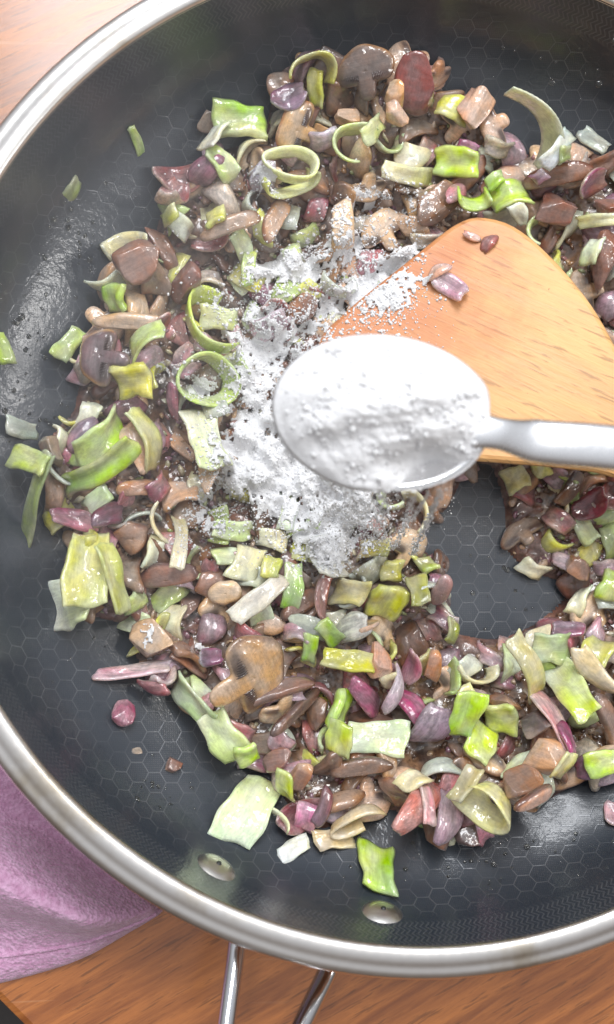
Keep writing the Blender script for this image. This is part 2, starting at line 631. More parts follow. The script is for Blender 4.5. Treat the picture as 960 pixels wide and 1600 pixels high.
# ------------------------------------------------------------------ the food: colours
LIME = (152, 190, 36); GREEN = (116, 160, 52); YEL = (196, 192, 52); PALE = (186, 202, 138); WHITE = (206, 212, 190)
DULL = (134, 146, 84); CREAM = (208, 194, 150); YPALE = (190, 186, 112); OLIVE = (140, 142, 62); GREYW = (164, 168, 158)
MAG = (136, 56, 88); PINK = (190, 124, 132); LILAC = (184, 160, 168); RED = (116, 40, 54); GPUR = (132, 108, 124); HOT = (178, 66, 118); ROSE = (176, 96, 92)
TAN = (194, 154, 114); OTAN = (200, 146, 102); BROWN = (132, 92, 70); DARK = (80, 62, 56); GREYB = (150, 128, 110); LTAN = (214, 178, 144); PBR = (142, 102, 82)


def closed_shell(top, bot, ring_closed=False):
    """top, bot: (nv,nu,3) grids joined round the border"""
    nv, nu = top.shape[:2]
    V = np.concatenate([top.reshape(-1, 3), bot.reshape(-1, 3)])
    N = nv * nu
    F = []
    cu = nu if ring_closed else nu - 1
    for j in range(nv - 1):
        for i in range(cu):
            k = (i + 1) % nu
            a, b, c, d = j * nu + i, j * nu + k, (j + 1) * nu + k, (j + 1) * nu + i
            F.append((a, b, c, d))
            F.append((N + a, N + d, N + c, N + b))
    for i in range(cu):
        k = (i + 1) % nu
        F.append((k, i, N + i, N + k))
        a, b = (nv - 1) * nu + i, (nv - 1) * nu + k
        F.append((a, b, N + b, N + a))
    if not ring_closed:
        for j in range(nv - 1):
            a, d = j * nu, (j + 1) * nu
            F.append((a, d, N + d, N + a))
            a, d = a + nu - 1, d + nu - 1
            F.append((d, a, N + a, N + d))
    return V, F


def grid_normals(P):
    du = np.gradient(P, axis=1)
    dv = np.gradient(P, axis=0)
    n = np.cross(du, dv)
    return n / np.maximum(np.linalg.norm(n, axis=2, keepdims=True), 1e-9)


def mixc(a, b, f):
    f = np.asarray(f)[..., None]
    return np.array(a) * (1 - f) + np.array(b) * f


def gen_strip(L, W, T=1.6, bend=0.25, cup=0.2, twist=0.0, c1=PALE, c2=None, veins='x', taper=0.0, r=None, grad='x'):
    """slightly curved sheet of leek or onion. mm"""
    r = r or random
    c2 = c2 or c1
    nu, nv = max(8, int(L / .9)), max(6, int(W / .9))
    u = np.linspace(-1, 1, nu); v = np.linspace(-1, 1, nv)
    U, Vv = np.meshgrid(u, v)
    ph = [r.uniform(0, 6.28) for _ in range(8)]
    wv = 1 + .10 * np.sin(2.6 * U + ph[0]) + .04 * np.sin(7 * U + ph[3]) - taper * (U * .5 + .5)
    sk = r.uniform(-.34, .34)
    X = U * L / 2 * (1 + .04 * np.sin(4 * Vv + ph[1])) + sk * Vv * W / 2
    Y = Vv * W / 2 * wv
    Y = Y + .03 * L * np.sin(2 * U + ph[2])
    # bend along length and across
    Z = -bend * L * (U ** 2) * .5 + cup * W * (Vv ** 2) * .5
    Z = Z + .05 * W * np.sin(4 * U + ph[3]) * np.sin(3 * Vv + ph[4]) + .035 * L * np.sin(2.6 * U + ph[7])
    if twist:
        a = twist * U
        Y, Z = Y * np.cos(a) - Z * np.sin(a), Y * np.sin(a) + Z * np.cos(a)
    P = np.stack([X, Y, Z], 2)
    n = grid_normals(P)
    veinc = U if veins == 'y' else Vv
    nvn = (L if veins == 'y' else W) / 1.1
    rid = np.sin(veinc * nvn * math.pi / 2 * 1.5 + ph[5])
    m = np.maximum(np.abs(U), np.abs(Vv))
    hth = T / 2 * (1 - .45 * m ** 10) + .06 * rid * (1 - m ** 6)
    top = P + n * hth[..., None]; bot = P - n * (T / 2 * (1 - .45 * m ** 10))[..., None]
    V, F = closed_shell(top, bot)
    g = (U * .5 + .5) if grad == 'x' else (Vv * .5 + .5)
    g = np.clip(g + .12 * np.sin(3 * U + 2 * Vv + ph[6]), 0, 1)
    c = mixc(lin(c1), lin(c2), g) * (1 + .07 * rid)[..., None]
    c = c * (1 - (.32 * np.clip(np.sin(2.2 * U + 1.7 * Vv + ph[2]), 0, 1))[..., None]) + np.array(lin(CREAM if sum(c1) > 300 else LILAC)) * (.32 * np.clip(np.sin(2.2 * U + 1.7 * Vv + ph[2]), 0, 1))[..., None]
    edge = np.clip((m - .9) * 6, 0, 1)[..., None] * .35
    c = c * (1 - edge) + np.array(lin(WHITE if sum(c1) > 300 else PINK)) * edge * .9
    cc = np.concatenate([c.reshape(-1, 3), (c * .95).reshape(-1, 3)])
    return V, F, cc


def gen_arc(Rr, H=8, T=1.6, span=4.2, ell=.75, lean=.25, c_out=GREEN, c_in=PALE, r=None, spiral=0.0, layers=1):
    """curled leek ribbon: a band with radius Rr and height H standing on its edge. mm"""
    r = r or random
    Vs, Fs, Cs, o = [], [], [], 0
    for ly in range(layers):
        R0 = Rr - ly * (T + .9)
        if R0 < 1.5: break
        full = span > 6.1
        nu = max(14, int(R0 * span / .8)); nv = max(5, int(H / 1.0))
        u = np.linspace(0, 1, nu, endpoint=not full); v = np.linspace(-1, 1, nv)
        U, Vv = np.meshgrid(u, v)
        a = U * (2 * math.pi if full else span)
        ph = [r.uniform(0, 6.28) for _ in range(5)]
        rad = R0 * (1 - spiral * U) * (1 + .09 * np.sin(2 * a + ph[0]) + .06 * np.sin(3 * a + ph[1]))
        rad = rad + lean * Vv * H / 2
        X = rad * np.cos(a); Y = rad * np.sin(a) * ell
        Z = Vv * H / 2 * (1 + .10 * np.sin(2 * a + ph[2])) + .05 * H * np.sin(3 * a + ph[3]) + ly * .4
        P = np.stack([X, Y, Z], 2)
        C0 = np.stack([np.cos(a), np.sin(a), 0 * a], 2)
        m = np.abs(Vv) if full else np.maximum(np.abs(Vv), np.abs(2 * U - 1))
        hth = T / 2 * (1 - .45 * m ** 10)
        rid = np.sin(a * R0 * 3.2 + ph[4])
        outp = P + C0 * (hth + .05 * rid)[..., None]; inp = P - C0 * hth[..., None]
        V, F = closed_shell(outp, inp, full)
        co = mixc(lin(c_out), lin(c_in), .25 + .25 * np.sin(a * 1.3 + ph[2]) + .0 * Vv) * (1 + .06 * rid)[..., None]
        edge = np.clip((np.abs(Vv) - .75) * 3, 0, 1)[..., None] * .45
        co = co * (1 - edge) + np.array(lin(c_in)) * edge
        ci = mixc(lin(c_in), lin(c_out), .15 + .12 * np.sin(a * 2 + ph[3]))
        Vs.append(V); Fs += [tuple(i + o for i in f) for f in F]; o += len(V)
        Cs.append(np.concatenate([co.reshape(-1, 3), ci.reshape(-1, 3)]))
    return np.concatenate(Vs), Fs, np.concatenate(Cs)


def cube_sphere(n):
    V, F, idx = [], [], {}

    def vid(p):
        k = tuple(np.round(p, 5))
        if k not in idx:
            idx[k] = len(V); V.append(p)
        return idx[k]
    for ax in range(3):
        for sg in (-1, 1):
            for i in range(n):
                for j in range(n):
                    q = []
                    for a, b in ((0, 0), (1, 0), (1, 1), (0, 1)):
                        p = np.zeros(3)
                        p[ax] = sg
                        p[(ax + 1) % 3] = -1 + 2 * (i + a) / n
                        p[(ax + 2) % 3] = -1 + 2 * (j + b) / n
                        q.append(vid(p))
                    F.append(tuple(q) if sg > 0 else tuple(q[::-1]))
    return np.array(V), F


CS = cube_sphere(12)
CS2 = cube_sphere(6)


def gen_chunk(L, W, Hh, box=.5, c1=TAN, c2=BROWN, bump=.12, r=None, skin='z', cs=None, cut=True, bendx=0.0):
    """irregular chopped lump. box: 0 round .. 1 cube"""
    r = r or random
    V0, F = cs or CS
    Vn = V0 / np.linalg.norm(V0, axis=1, keepdims=True)
    P = Vn * (1 - box) + V0 * box * .86
    sd = r.randrange(1 << 30)
    P = P * (1 + bump * sines(P, 2.2, sd)[:, None] + bump * .55 * sines(P, 5, sd + 1)[:, None])
    # slice by a few planes so that flat cut faces show
    if cut:
        rr_ = np.random.default_rng(sd + 2)
        for k in range(6):
            d = rr_.normal(size=3); d[2] *= .8; d /= np.linalg.norm(d)
            q = P @ d
            lim = rr_.uniform(.5, .8)
            P = P - np.clip(q - lim, 0, None)[:, None] * d * .92
    P = P * np.array([L / 2, W / 2, Hh / 2])
    if bendx: P[:, 2] -= bendx * (P[:, 0] ** 2) / L
    s = {'z': Vn[:, 2], 'x': Vn[:, 0], 'y': Vn[:, 1]}[skin]
    f = np.clip(.5 + s * 1.1 + .35 * sines(Vn, 2.5, sd + 5), 0, 1)
    c = mixc(lin(c1), lin(c2), f)
    return P, F, c


def gen_shard(L, W, T=2.4, bend=.3, c1=TAN, c2=BROWN, r=None, skin=True, sides=5, twist=.3):
    """knife cut flat piece: irregular polygon outline, bent, skin along one side"""
    r = r or random
    n, K = 30, 6
    th = np.linspace(0, 2 * np.pi, n, endpoint=False)
    ks = [2 * math.pi * (k + r.uniform(-.3, .3)) / sides for k in range(sides)]
    ds = [r.uniform(.62, 1.0) for _ in ks]
    b = 1 / np.max([np.maximum(np.cos(th - a) / d, .05) for a, d in zip(ks, ds)], axis=0)
    b = np.minimum(b, 1.35)
    b = (np.roll(b, 1) + 6 * b + np.roll(b, -1)) / 8
    rho = np.array([.02, .3, .58, .8, .93, 1.0])
    A_, Rr = np.meshgrid(th, rho)
    B_ = np.tile(b, (K, 1))
    x0 = Rr * B_ * np.cos(A_); y0 = Rr * B_ * np.sin(A_)
    ph = [r.uniform(0, 6.28) for _ in range(6)]
    X = x0 * L / 2; Y = y0 * W / 2 + r.uniform(-.25, .25) * L * x0 ** 2
    Z = -bend * L * .5 * x0 ** 2 + .10 * W * np.sin(2.4 * x0 + ph[0]) * np.sin(2 * y0 + ph[1]) + twist * x0 * y0 * W * .5
    hth = T / 2 * (1 - .5 * Rr ** 9) * (1 + .25 * np.sin(2.5 * x0 + ph[2]) + .12 * np.sin(6 * y0 + ph[3]))
    V, F = closed_shell(np.stack([X, Y, Z + hth], 2)[::-1], np.stack([X, Y, Z - hth], 2)[::-1], True)
    f = np.clip(.35 + .28 * np.sin(3 * x0 + ph[4]) + .22 * np.sin(5 * y0 + ph[5]), 0, 1)
    if skin: f = np.maximum(f * .8, np.clip((Rr - .7) * 6, 0, 1) * np.clip(np.sin(A_ + ph[0]) * 3, 0, 1))
    c = mixc(lin(c1), lin(c2), f)[::-1].reshape(-1, 3)
    base = (K - 1) * n
    F = F + [tuple(base + i for i in range(n)), tuple(n * K + base + i for i in range(n))[::-1]]
    return V, F, np.concatenate([c, c * .9])


def mush_outline(th, kind, r):
    """star shaped outline of a mushroom slice, cap up (+y)"""
    c, s = np.cos(th), np.sin(th)
    if kind == 'slice':       # full slice: cap with stem
        cap = 1.0 / np.sqrt((c / 1.0) ** 2 + (s / .86) ** 2)
        cap = np.where(s < 0, np.minimum(cap, .40 / np.maximum(np.abs(s), .3)), cap)
        stem = np.where(s < 0, np.minimum(1.0, .27 / np.maximum(np.abs(c), .02)), 0)
        return np.maximum(cap, stem)
    if kind == 'cap':         # half moon without stem
        up = 1 / np.sqrt(c ** 2 + (s / .72) ** 2)
        return np.where(s < 0, np.minimum(up, .30 / np.maximum(np.abs(s), .05)), up)
    return 1 / np.sqrt(c ** 2 + (s / .6) ** 2)   # oval


def gen_slice(L, W, T=3.0, kind='slice', c1=TAN, c2=BROWN, bend=.2, r=None):
    r = r or random
    n, K = 60, 12
    th = np.linspace(0, 2 * np.pi, n, endpoint=False)
    b = mush_outline(th, kind, r)
    for _ in range(2): b = (np.roll(b, 1) + 2 * b + np.roll(b, -1)) / 4
    ph = [r.uniform(0, 6.28) for _ in range(4)]
    b = b * (1 + .05 * np.sin(2 * th + ph[0]) + .035 * np.sin(5 * th + ph[1]))
    rho = np.array([.02, .14, .28, .40, .50, .60, .70, .78, .85, .91, .96, 1.0])
    A_, Rr = np.meshgrid(th, rho)
    B_ = np.tile(b, (K, 1))
    X = Rr * B_ * np.cos(A_); Y = Rr * B_ * np.sin(A_)
    x0, y0 = X.copy(), Y.copy()
    X = X * L / 2; Y = Y * W / 2
    Z = -bend * (X ** 2) / L + .12 * np.sin(x0 * 3 + ph[2]) * np.cos(y0 * 4) * T * .6
    hth = T / 2 * (1 - .75 * Rr ** 7)
    top = np.stack([X, Y, Z + hth], 2); bot = np.stack([X, Y, Z - hth], 2)
    V, F = closed_shell(top[::-1], bot[::-1], True)
    V_top = top[::-1].reshape(-1, 3)
    skin = np.clip((Rr - .84) * 9, 0, 1) * np.clip(np.sin(A_) * 3 + 1.2, 0, 1)
    c = mixc(lin(c1), lin(c2), skin * .9)
    if kind == 'slice':
        g = np.clip(1.4 - np.abs(y0 + .24) / .24, 0, 1) * np.clip((np.abs(x0) - .16) * 6, 0, 1) * np.clip((1 - Rr) * 6, 0, 1)
        c = c * (1 - g[..., None] * .9) + np.array(lin(DARK)) * g[..., None] * .9
    c = c[::-1]
    N = len(V) // 2
    cc = np.concatenate([c.reshape(-1, 3), c.reshape(-1, 3) * .85])
    # close the pin hole in the middle
    base = (K - 1) * n
    F = F + [tuple(base + i for i in range(n))[::1]]
    F = F + [tuple(N + base + i for i in range(n))[::-1]]
    return V, F, cc


def gen_gills(L, W, T, r=None):
    """dark ridged gill crescents of a slice, one mesh each side of the stem"""
    out = []
    for sg in (-1, 1):
        nu, nv = 60, 6
        u = np.linspace(0, 1, nu); v = np.linspace(-1, 1, nv)
        U, Vv = np.meshgrid(u, v)
        X = sg * (.22 + .62 * U) * L / 2
        Y = (-.20 + .07 * U + Vv * .15 * (1 - .75 * U ** 4)) * W / 2
        Z = T / 2 - .05 + .10 * np.sin(U * 70) - .30 * np.abs(Vv) ** 2 - .10 * (X ** 2) / L
        P = np.stack([X, Y, Z], 2)
        V, F = closed_shell(P, P - np.array([0, 0, .7]))
        if sg < 0: F = [f[::-1] for f in F]
        out.append((V, F, np.tile(np.array(lin((64, 46, 40))), (len(V), 1))))
    return out


def gen_petal(L, W, T=1.5, bend=.5, c1=LILAC, c2=MAG, r=None, p=.30):
    """curved piece of onion layer, tapering to both ends, darker skin on the outside"""
    r = r or random
    nu, nv = max(9, int(L / .8)), max(6, int(W / .8))
    u = np.linspace(-.97, .97, nu); v = np.linspace(-1, 1, nv)
    U, Vv = np.meshgrid(u, v)
    wv = (np.cos(U * math.pi / 2 * .98)) ** p
    ph = [r.uniform(0, 6.28) for _ in range(5)]
    X = U * L / 2 + .05 * L * np.sin(2 * Vv + ph[0]); Y = Vv * W / 2 * wv * (1 + .08 * np.sin(3 * U + ph[1])) + .10 * L * (U ** 2) * r.choice((-1, 1)) * .6
    Z = -bend * L * U ** 2 * .5 - bend * .38 * W * Vv ** 2 * .5 + .07 * W * np.sin(2.5 * U + ph[0]) * Vv + .05 * T * np.sin(4 * U + ph[2])
    P = np.stack([X, Y, Z], 2)
    if r.random() < .45: P[..., 2] *= -1
    n = grid_normals(P)
    m = np.maximum(np.abs(U), np.abs(Vv))
    hth = T / 2 * (1 - .55 * m ** 8)
    rid = np.sin(Vv * W * 2.0 + ph[3])
    V, F = closed_shell(P + n * (hth + .05 * rid)[..., None], P - n * hth[..., None])
    g = np.clip(.35 + .42 * np.sin(1.6 * U + ph[4]) + .22 * Vv + .18 * rid, 0, 1)
    ct = mixc(lin(c1), lin(c2), g) * (1 + .06 * rid)[..., None]
    cb = mixc(lin(c1), lin(WHITE), .35 + 0 * U)
    return V, F, np.concatenate([ct.reshape(-1, 3), cb.reshape(-1, 3)])


# ------------------------------------------------------------------ height field on which pieces come to rest
CELL = .0005
NG = 620
GX0 = -.155
gx = GX0 + (np.arange(NG) + .5) * CELL
GXX, GYY = np.meshgrid(gx, gx)      # row = y
HM = pan_z(np.hypot(GXX, GYY))
HM = np.where(np.hypot(GXX, GYY) > .1405, .053, HM)


def cell_of(x, y):
    return np.clip(((y - GX0) / CELL).astype(int), 1, NG - 2), np.clip(((x - GX0) / CELL).astype(int), 1, NG - 2)


def surf(px, py):
    """world point where the picture ray meets the present heap"""
    d = ray(px, py)
    t = (.06 - CAM_LOC.z) / d.z
    for _ in range(160):
        p = CAM_LOC + d * t
        j, i = cell_of(np.array([p.x]), np.array([p.y]))
        if p.z <= HM[j[0], i[0]]: return p
        t += .0005
    return p


def slope(x, y, rad=6):
    j, i = cell_of(np.array([x]), np.array([y]))
    j, i = int(j[0]), int(i[0])
    a = HM[max(j - rad, 0):j + rad + 1, max(i - rad, 0):i + rad + 1]
    if a.shape[0] < 3 or a.shape[1] < 3: return Vector((0, 0, 1))
    gy, gxg = np.gradient(a, CELL)
    v = Vector((-float(gxg.mean()), -float(gy.mean()), 1)).normalized()
    ang = v.angle(Vector((0, 0, 1)))
    if ang > R_(48): v = Vector((0, 0, 1)).slerp(v, R_(48) / ang)
    return v


def rest(V, x, y, yaw, tilt=(0, 0), sink=.0004, pct=90, follow=1.0):
    """V in metres, local. returns matrix and updates the height map"""
    n = Vector((0, 0, 1)).slerp(slope(x, y), follow)
    q = Vector((0, 0, 1)).rotation_difference(n)
    M = q.to_matrix() @ Euler((tilt[0], tilt[1], 0)).to_matrix() @ Matrix.Rotation(yaw, 3, 'Z')
    # tilt should happen in the world frame after yaw
    W = V @ np.array(M).T
    X, Y = W[:, 0] + x, W[:, 1] + y
    j, i = cell_of(X, Y)
    dz = float(np.percentile(HM[j, i] - W[:, 2], pct)) - sink
    Z = W[:, 2] + dz
    for dj in (-1, 0, 1):
        for di in (-1, 0, 1):
            np.maximum.at(HM, (j + dj, i + di), Z)
    Mx = M.to_4x4()
    Mx.translation = Vector((x, y, dz))
    return Mx


def inpoly(px, py, poly):
    c = np.zeros(np.shape(px), bool)
    n = len(poly)
    for k in range(n):
        x1, y1 = poly[k]; x2, y2 = poly[(k + 1) % n]
        cond = ((y1 > py) != (y2 > py)) & (px < (x2 - x1) * (py - y1) / (y2 - y1 + 1e-9) + x1)
        c ^= cond
    return c


HEAP = [(425, 175), (440, 110), (480, 88), (540, 88), (600, 95), (680, 105), (695, 150), (735, 145), (775, 190), (810, 235), (850, 250), (930, 240), (1100, 260),
        (1120, 700), (1100, 1200), (950, 1205), (880, 1235), (845, 1258), (770, 1262), (740, 1305), (695, 1305), (640, 1270), (590, 1255), (520, 1290), (480, 1290), (450, 1250),
        (425, 1205), (340, 1155), (300, 1090), (250, 1062), (215, 1025), (215, 975), (130, 955), (120, 905), (110, 840), (85, 800), (75, 745), (75, 690), (120, 640),
        (130, 590), (130, 530), (160, 500), (165, 420), (200, 380), (245, 370), (255, 330), (270, 280), (330, 240), (380, 225), (420, 215)]
HOLE = [(735, 715), (700, 790), (655, 815), (640, 850), (690, 880), (705, 940), (690, 985), (730, 1000), (790, 1005), (850, 975), (900, 930), (890, 905), (830, 890), (800, 860),
        (800, 800), (790, 760), (775, 720)]

# base layer: minced bits and sauce between the pieces
ww, hh = NG // 2, NG // 2
bx = gx[::2]
BX, BY = np.meshgrid(bx, bx)
P0 = np.stack([BX.ravel(), BY.ravel(), np.minimum(pan_z(np.hypot(BX, BY)).ravel(), .05) + .003], 1)
pX, pY = project(P0)
msk = (inpoly(pX, pY, HEAP) & ~inpoly(pX, pY, HOLE)).reshape(BX.shape).astype(float)
soft = msk.copy()
for _ in range(5):
    soft = (soft + np.roll(soft, 1, 0) + np.roll(soft, -1, 0) + np.roll(soft, 1, 1) + np.roll(soft, -1, 1)) / 5
P2 = np.stack([BX.ravel(), BY.ravel()], 1)
lump = (sines(P2, 700, 1) * .5 + sines(P2, 1500, 2) * .5 + sines(P2, 2600, 3) * .3).reshape(BX.shape)
bz = pan_z(np.hypot(BX, BY)) + np.clip(soft * 1.35 - .35, -.3, 1) * (.0036 + .0009 * lump)
ok = soft > .12
idx = -np.ones(BX.shape, int)
idx[ok] = np.arange(ok.sum())
Vb = np.stack([BX[ok], BY[ok], bz[ok]], 1)
Fb = []
J, I = np.where(ok[:-1, :-1] & ok[1:, :-1] & ok[:-1, 1:] & ok[1:, 1:])
Fb = np.stack([idx[J, I], idx[J, I + 1], idx[J + 1, I + 1], idx[J + 1, I]], 1)
cn = np.clip(.5 + .5 * sines(Vb[:, :2], 420, 8), 0, 1)
cb = mixc(lin((84, 60, 52)), lin((134, 102, 86)), cn)
cg = np.clip(sines(Vb[:, :2], 600, 9) - .9, 0, 1)[:, None]
cb = cb * (1 - cg) + np.array(lin((112, 60, 74))) * cg
base_o = mesh_obj('minced_vegetables', Vb, Fb, M_BASE, cols=cb)
tag(base_o, 'fine brown vegetable mince and juices between the larger pieces', kind='stuff')
up = np.zeros_like(HM)
full_px = project(np.stack([GXX.ravel(), GYY.ravel(), HM.ravel() + .003], 1))
mh = (inpoly(*full_px, HEAP) & ~inpoly(*full_px, HOLE)).reshape(HM.shape)
HM = HM + mh * .0036

# finely chopped bits strewn through the base layer, far too many to count
rb = np.random.default_rng(31)
ICO_V = np.array([(0, 0, 1), (.894, 0, .447), (.276, .851, .447), (-.724, .526, .447), (-.724, -.526, .447), (.276, -.851, .447), (.724, .526, -.447), (-.276, .851, -.447), (-.894, 0, -.447),
                  (-.276, -.851, -.447), (.724, -.526, -.447), (0, 0, -1)])
ICO_F = np.array([(0, 1, 2), (0, 2, 3), (0, 3, 4), (0, 4, 5), (0, 5, 1), (1, 6, 2), (2, 7, 3), (3, 8, 4), (4, 9, 5), (5, 10, 1), (6, 7, 2), (7, 8, 3), (8, 9, 4), (9, 10, 5), (10, 6, 1), (11, 7, 6), (11, 8, 7),
                  (11, 9, 8), (11, 10, 9), (11, 6, 10)])
pal = [lin(c) for c in ((156, 120, 94), (118, 84, 66), (186, 152, 122), (92, 68, 56), (150, 104, 102), (154, 116, 130), (168, 174, 114), (120, 64, 76), (196, 184, 150))]
wts = np.array([5, 5, 4, 4, 3, 2, 2, 1.5, 2]); wts = wts / wts.sum()


def crumbs(xs_, ys_, zs_, big, name, label):
    bitV, bitF, bitC = [], [], []
    for k in range(len(xs_)):
        sc3 = np.array([rb.uniform(.0011, .0026), rb.uniform(.0007, .0015), rb.uniform(.0005, .0011)]) * big
        R3 = np.array(Euler((rb.uniform(-.7, .7), rb.uniform(-.7, .7), rb.uniform(0, 6.28))).to_matrix())
        v = (ICO_V * (1 + .22 * rb.normal(size=(12, 1))) * sc3) @ R3.T
        v = v + np.array([xs_[k], ys_[k], zs_[k] + .0002])
        bitV.append(v); bitF.append(ICO_F + 12 * k)
        bitC.append(np.tile(np.array(pal[rb.choice(len(pal), p=wts)]), (12, 1)))
    o = mesh_obj(name, np.concatenate(bitV), np.concatenate(bitF), M_BASE, cols=np.concatenate(bitC))
    return tag(o, label, kind='stuff')


jj, ii = np.where(mh)
pick = rb.integers(0, len(jj), 900)
crumbs(gx[ii[pick]], gx[jj[pick]], HM[jj[pick], ii[pick]], 1.0, 'chopped_crumbs', 'tiny chopped crumbs deep between the vegetable pieces')
ALL = []      # (V world, F) for the flour to fall on
CATN = {'leek': 'leek', 'onion': 'onion', 'mushroom': 'mushroom'}


def place(kind, name, V, F, C, px, py, ang, label, group=None, tilt=(0, 0), sink=.0005, pct=90, follow=1.0, mesh=None):
    p = surf(px, py)
    Vm = V * .001
    M = rest(Vm, p.x, p.y, R_(ang), tilt, sink, pct, follow)
    if mesh is None:
        o = mesh_obj(name, Vm, F, M_FOOD[kind], cols=np.clip(C, 0, 1))
    else:
        o = mesh.copy()
        COL.objects.link(o)
    o.matrix_world = M
    tag(o, label, CATN[kind], group)
    ALL.append((Vm @ np.array(M.to_3x3()).T + np.array(M.translation), F))
    return o


# ------------------------------------------------------------------ spatula plane (needed before the pieces)
SP_PLANE = [at(560, 470, .0185), at(760, 345, .0250), at(955, 740, .040)]
spn = (SP_PLANE[1] - SP_PLANE[0]).cross(SP_PLANE[2] - SP_PLANE[0]).normalized()
if spn.z < 0: spn = -spn


def on_spatula(px, py, lift=0.0):
    d = ray(px, py)
    o0 = SP_PLANE[0] + spn * lift
    t = (o0 - CAM_LOC).dot(spn) / d.dot(spn)
    return CAM_LOC + d * t


BLADE = [(505, 520), (560, 468), (615, 424), (655, 392), (690, 364), (715, 347), (745, 337), (790, 345), (830, 370), (870, 408), (905, 448), (935, 490), (965, 545), (990, 592), (1020, 640),
         (1075, 700), (1150, 745), (1260, 800), (1400, 868), (1560, 945), (1610, 985), (1600, 1025), (1560, 1030), (1400, 965), (1240, 888), (1120, 830), (1040, 790), (960, 743), (880, 729),
         (800, 722), (720, 716), (650, 712), (590, 682), (540, 640), (508, 590), (498, 552)]

# ------------------------------------------------------------------ small pieces filling the heap
REG = [((500, 150), 'at the far tip of the heap'), ((660, 180), 'beside the big glossy cap'), ((290, 330), 'under the far left pan wall'),
       ((230, 430), 'by the two brown caps'), ((560, 300), 'beyond the scattered flour'), ((700, 300), 'by the corner of the wooden spatula'),
       ((900, 320), 'behind the straight side of the spatula'), ((170, 560), 'around the shiny dark mushroom slice'), ((170, 700), 'around the lime green curl'),
       ((300, 640), 'between the leek ring and the flour mound'), ((220, 830), 'above the folded yellow leek'), ((330, 880), 'beside the pale oval slice'),
       ((250, 1000), 'near the lump with white foam'), ((400, 1000), 'beside the large gilled slice'), ((520, 930), 'below the flour dusted square leaf'),
       ((620, 900), 'beside the rounded yellow leek'), ((580, 1060), 'around the magenta onion strip'), ((470, 1150), 'in front of the large gilled slice'),
       ((600, 1200), 'in front of the pale rectangle leek'), ((700, 1060), 'along the bare patch'), ((740, 1190), 'around the bright green flap'),
       ((850, 1180), 'near the crescent mushroom slice'), ((880, 1060), 'around the long lime strip'), ((860, 820), 'below the spoon handle'),
       ((930, 930), 'behind the bare patch of pan'), ((480, 560), 'under the thickest flour')]


def region(px, py):
    return min(REG, key=lambda q: (q[0][0] - px) ** 2 + (q[0][1] - py) ** 2)[1]


MC = [('pale tan', LTAN, TAN), ('dark brown', BROWN, DARK), ('greyish brown', GREYB, BROWN), ('warm brown', (164, 122, 92), BROWN), ('light brown', (184, 142, 106), BROWN)]
OC = [('pale lilac', LILAC, PINK), ('purple', (156, 126, 134), MAG), ('pink', PINK, ROSE), ('dusky red', (176, 116, 108), (134, 60, 66)), ('translucent cream', (196, 180, 158), (164, 142, 134))]
LC = [('pale green', PALE, WHITE), ('yellow green', YPALE, YEL), ('soft green', (150, 170, 90), PALE), ('cream', CREAM, WHITE), ('greyish white', GREYW, WHITE)]
protos = []


def build_protos():
    r = random.Random(5)
    for cn, a, b in MC:
        for k in range(8):
            if k == 6:
                g = gen_shard(r.uniform(14, 19), r.uniform(5, 7), r.uniform(1.5, 2.2), r.uniform(.2, .6), a, b, r, sides=4, twist=r.uniform(-.8, .8))
            elif k == 7:
                g = gen_slice(r.uniform(13, 17), r.uniform(10, 13), 2.0, 'slice', LTAN, a, .3, r)
            elif k == 0:
                g = gen_chunk(r.uniform(9, 13), r.uniform(6, 9), r.uniform(4, 5.5), r.uniform(.5, .9), a, b, .14, r, r.choice('xyz'), bendx=r.uniform(0, .35))
            elif k < 4:
                g = gen_shard(r.uniform(10, 16), r.uniform(6, 10), r.uniform(1.5, 2.6), r.uniform(.15, .75), a, b, r, sides=r.choice((4, 5)), twist=r.uniform(-.5, .5))
            elif k == 4:
                g = gen_slice(r.uniform(12, 16), r.uniform(9, 13), 2.6, 'cap', a, b, .35, r)
            else:
                g = gen_slice(r.uniform(11, 15), r.uniform(8, 11), 2.2, 'slice', a, b, .35, r)
            protos.append(('mushroom', 'mushroom_piece', cn, (g[0] * 1.18, g[1], g[2])))
    for cn, a, b in OC:
        for k in range(4):
            if k < 2: g = gen_petal(r.uniform(9, 14), r.uniform(5, 8), 1.3, r.uniform(.3, .9), a, b, r, p=.28)
            elif k == 2: g = gen_shard(r.uniform(8, 12), r.uniform(5, 8), 1.5, r.uniform(.3, .8), a, b, r, False, 4, r.uniform(-.6, .6))
            else: g = gen_strip(r.uniform(7, 11), r.uniform(4, 6.5), 1.4, .5, .4, r.uniform(-.5, .5), a, b, r=r)
            protos.append(('onion', 'onion_piece', cn, (g[0] * 1.2, g[1], g[2])))
    for cn, a, b in LC:
        for k in range(4):
            if k < 2: g = gen_strip(r.uniform(8, 14), r.uniform(4.5, 7.5), 1.2, r.uniform(-.1, .6), r.uniform(-.3, .5), r.uniform(-.7, .7), a, b, r=r, veins=r.choice('xy'))
            elif k == 2: g = gen_shard(r.uniform(9, 13), r.uniform(6, 9), 1.3, r.uniform(.3, .7), a, b, r, False, 4, r.uniform(-.6, .6))
            else: g = gen_arc(r.uniform(3.5, 5.5), r.uniform(4, 6), 1.2, r.uniform(2.2, 4.2), r.uniform(.5, .9), .25, b, a, r)
            protos.append(('leek', 'leek_piece', cn, (g[0] * 1.2, g[1], g[2])))


build_protos()
proto_obj = {}


SHAPE = {'mushroom': ['chunky', 'flat', 'folded', 'bent', 'half moon', 'stemmed', 'slender', 'pale gilled'], 'onion': ['curved', 'hollow', 'flat', 'narrow'], 'leek': ['ribbon', 'twisted', 'flat', 'curled']}


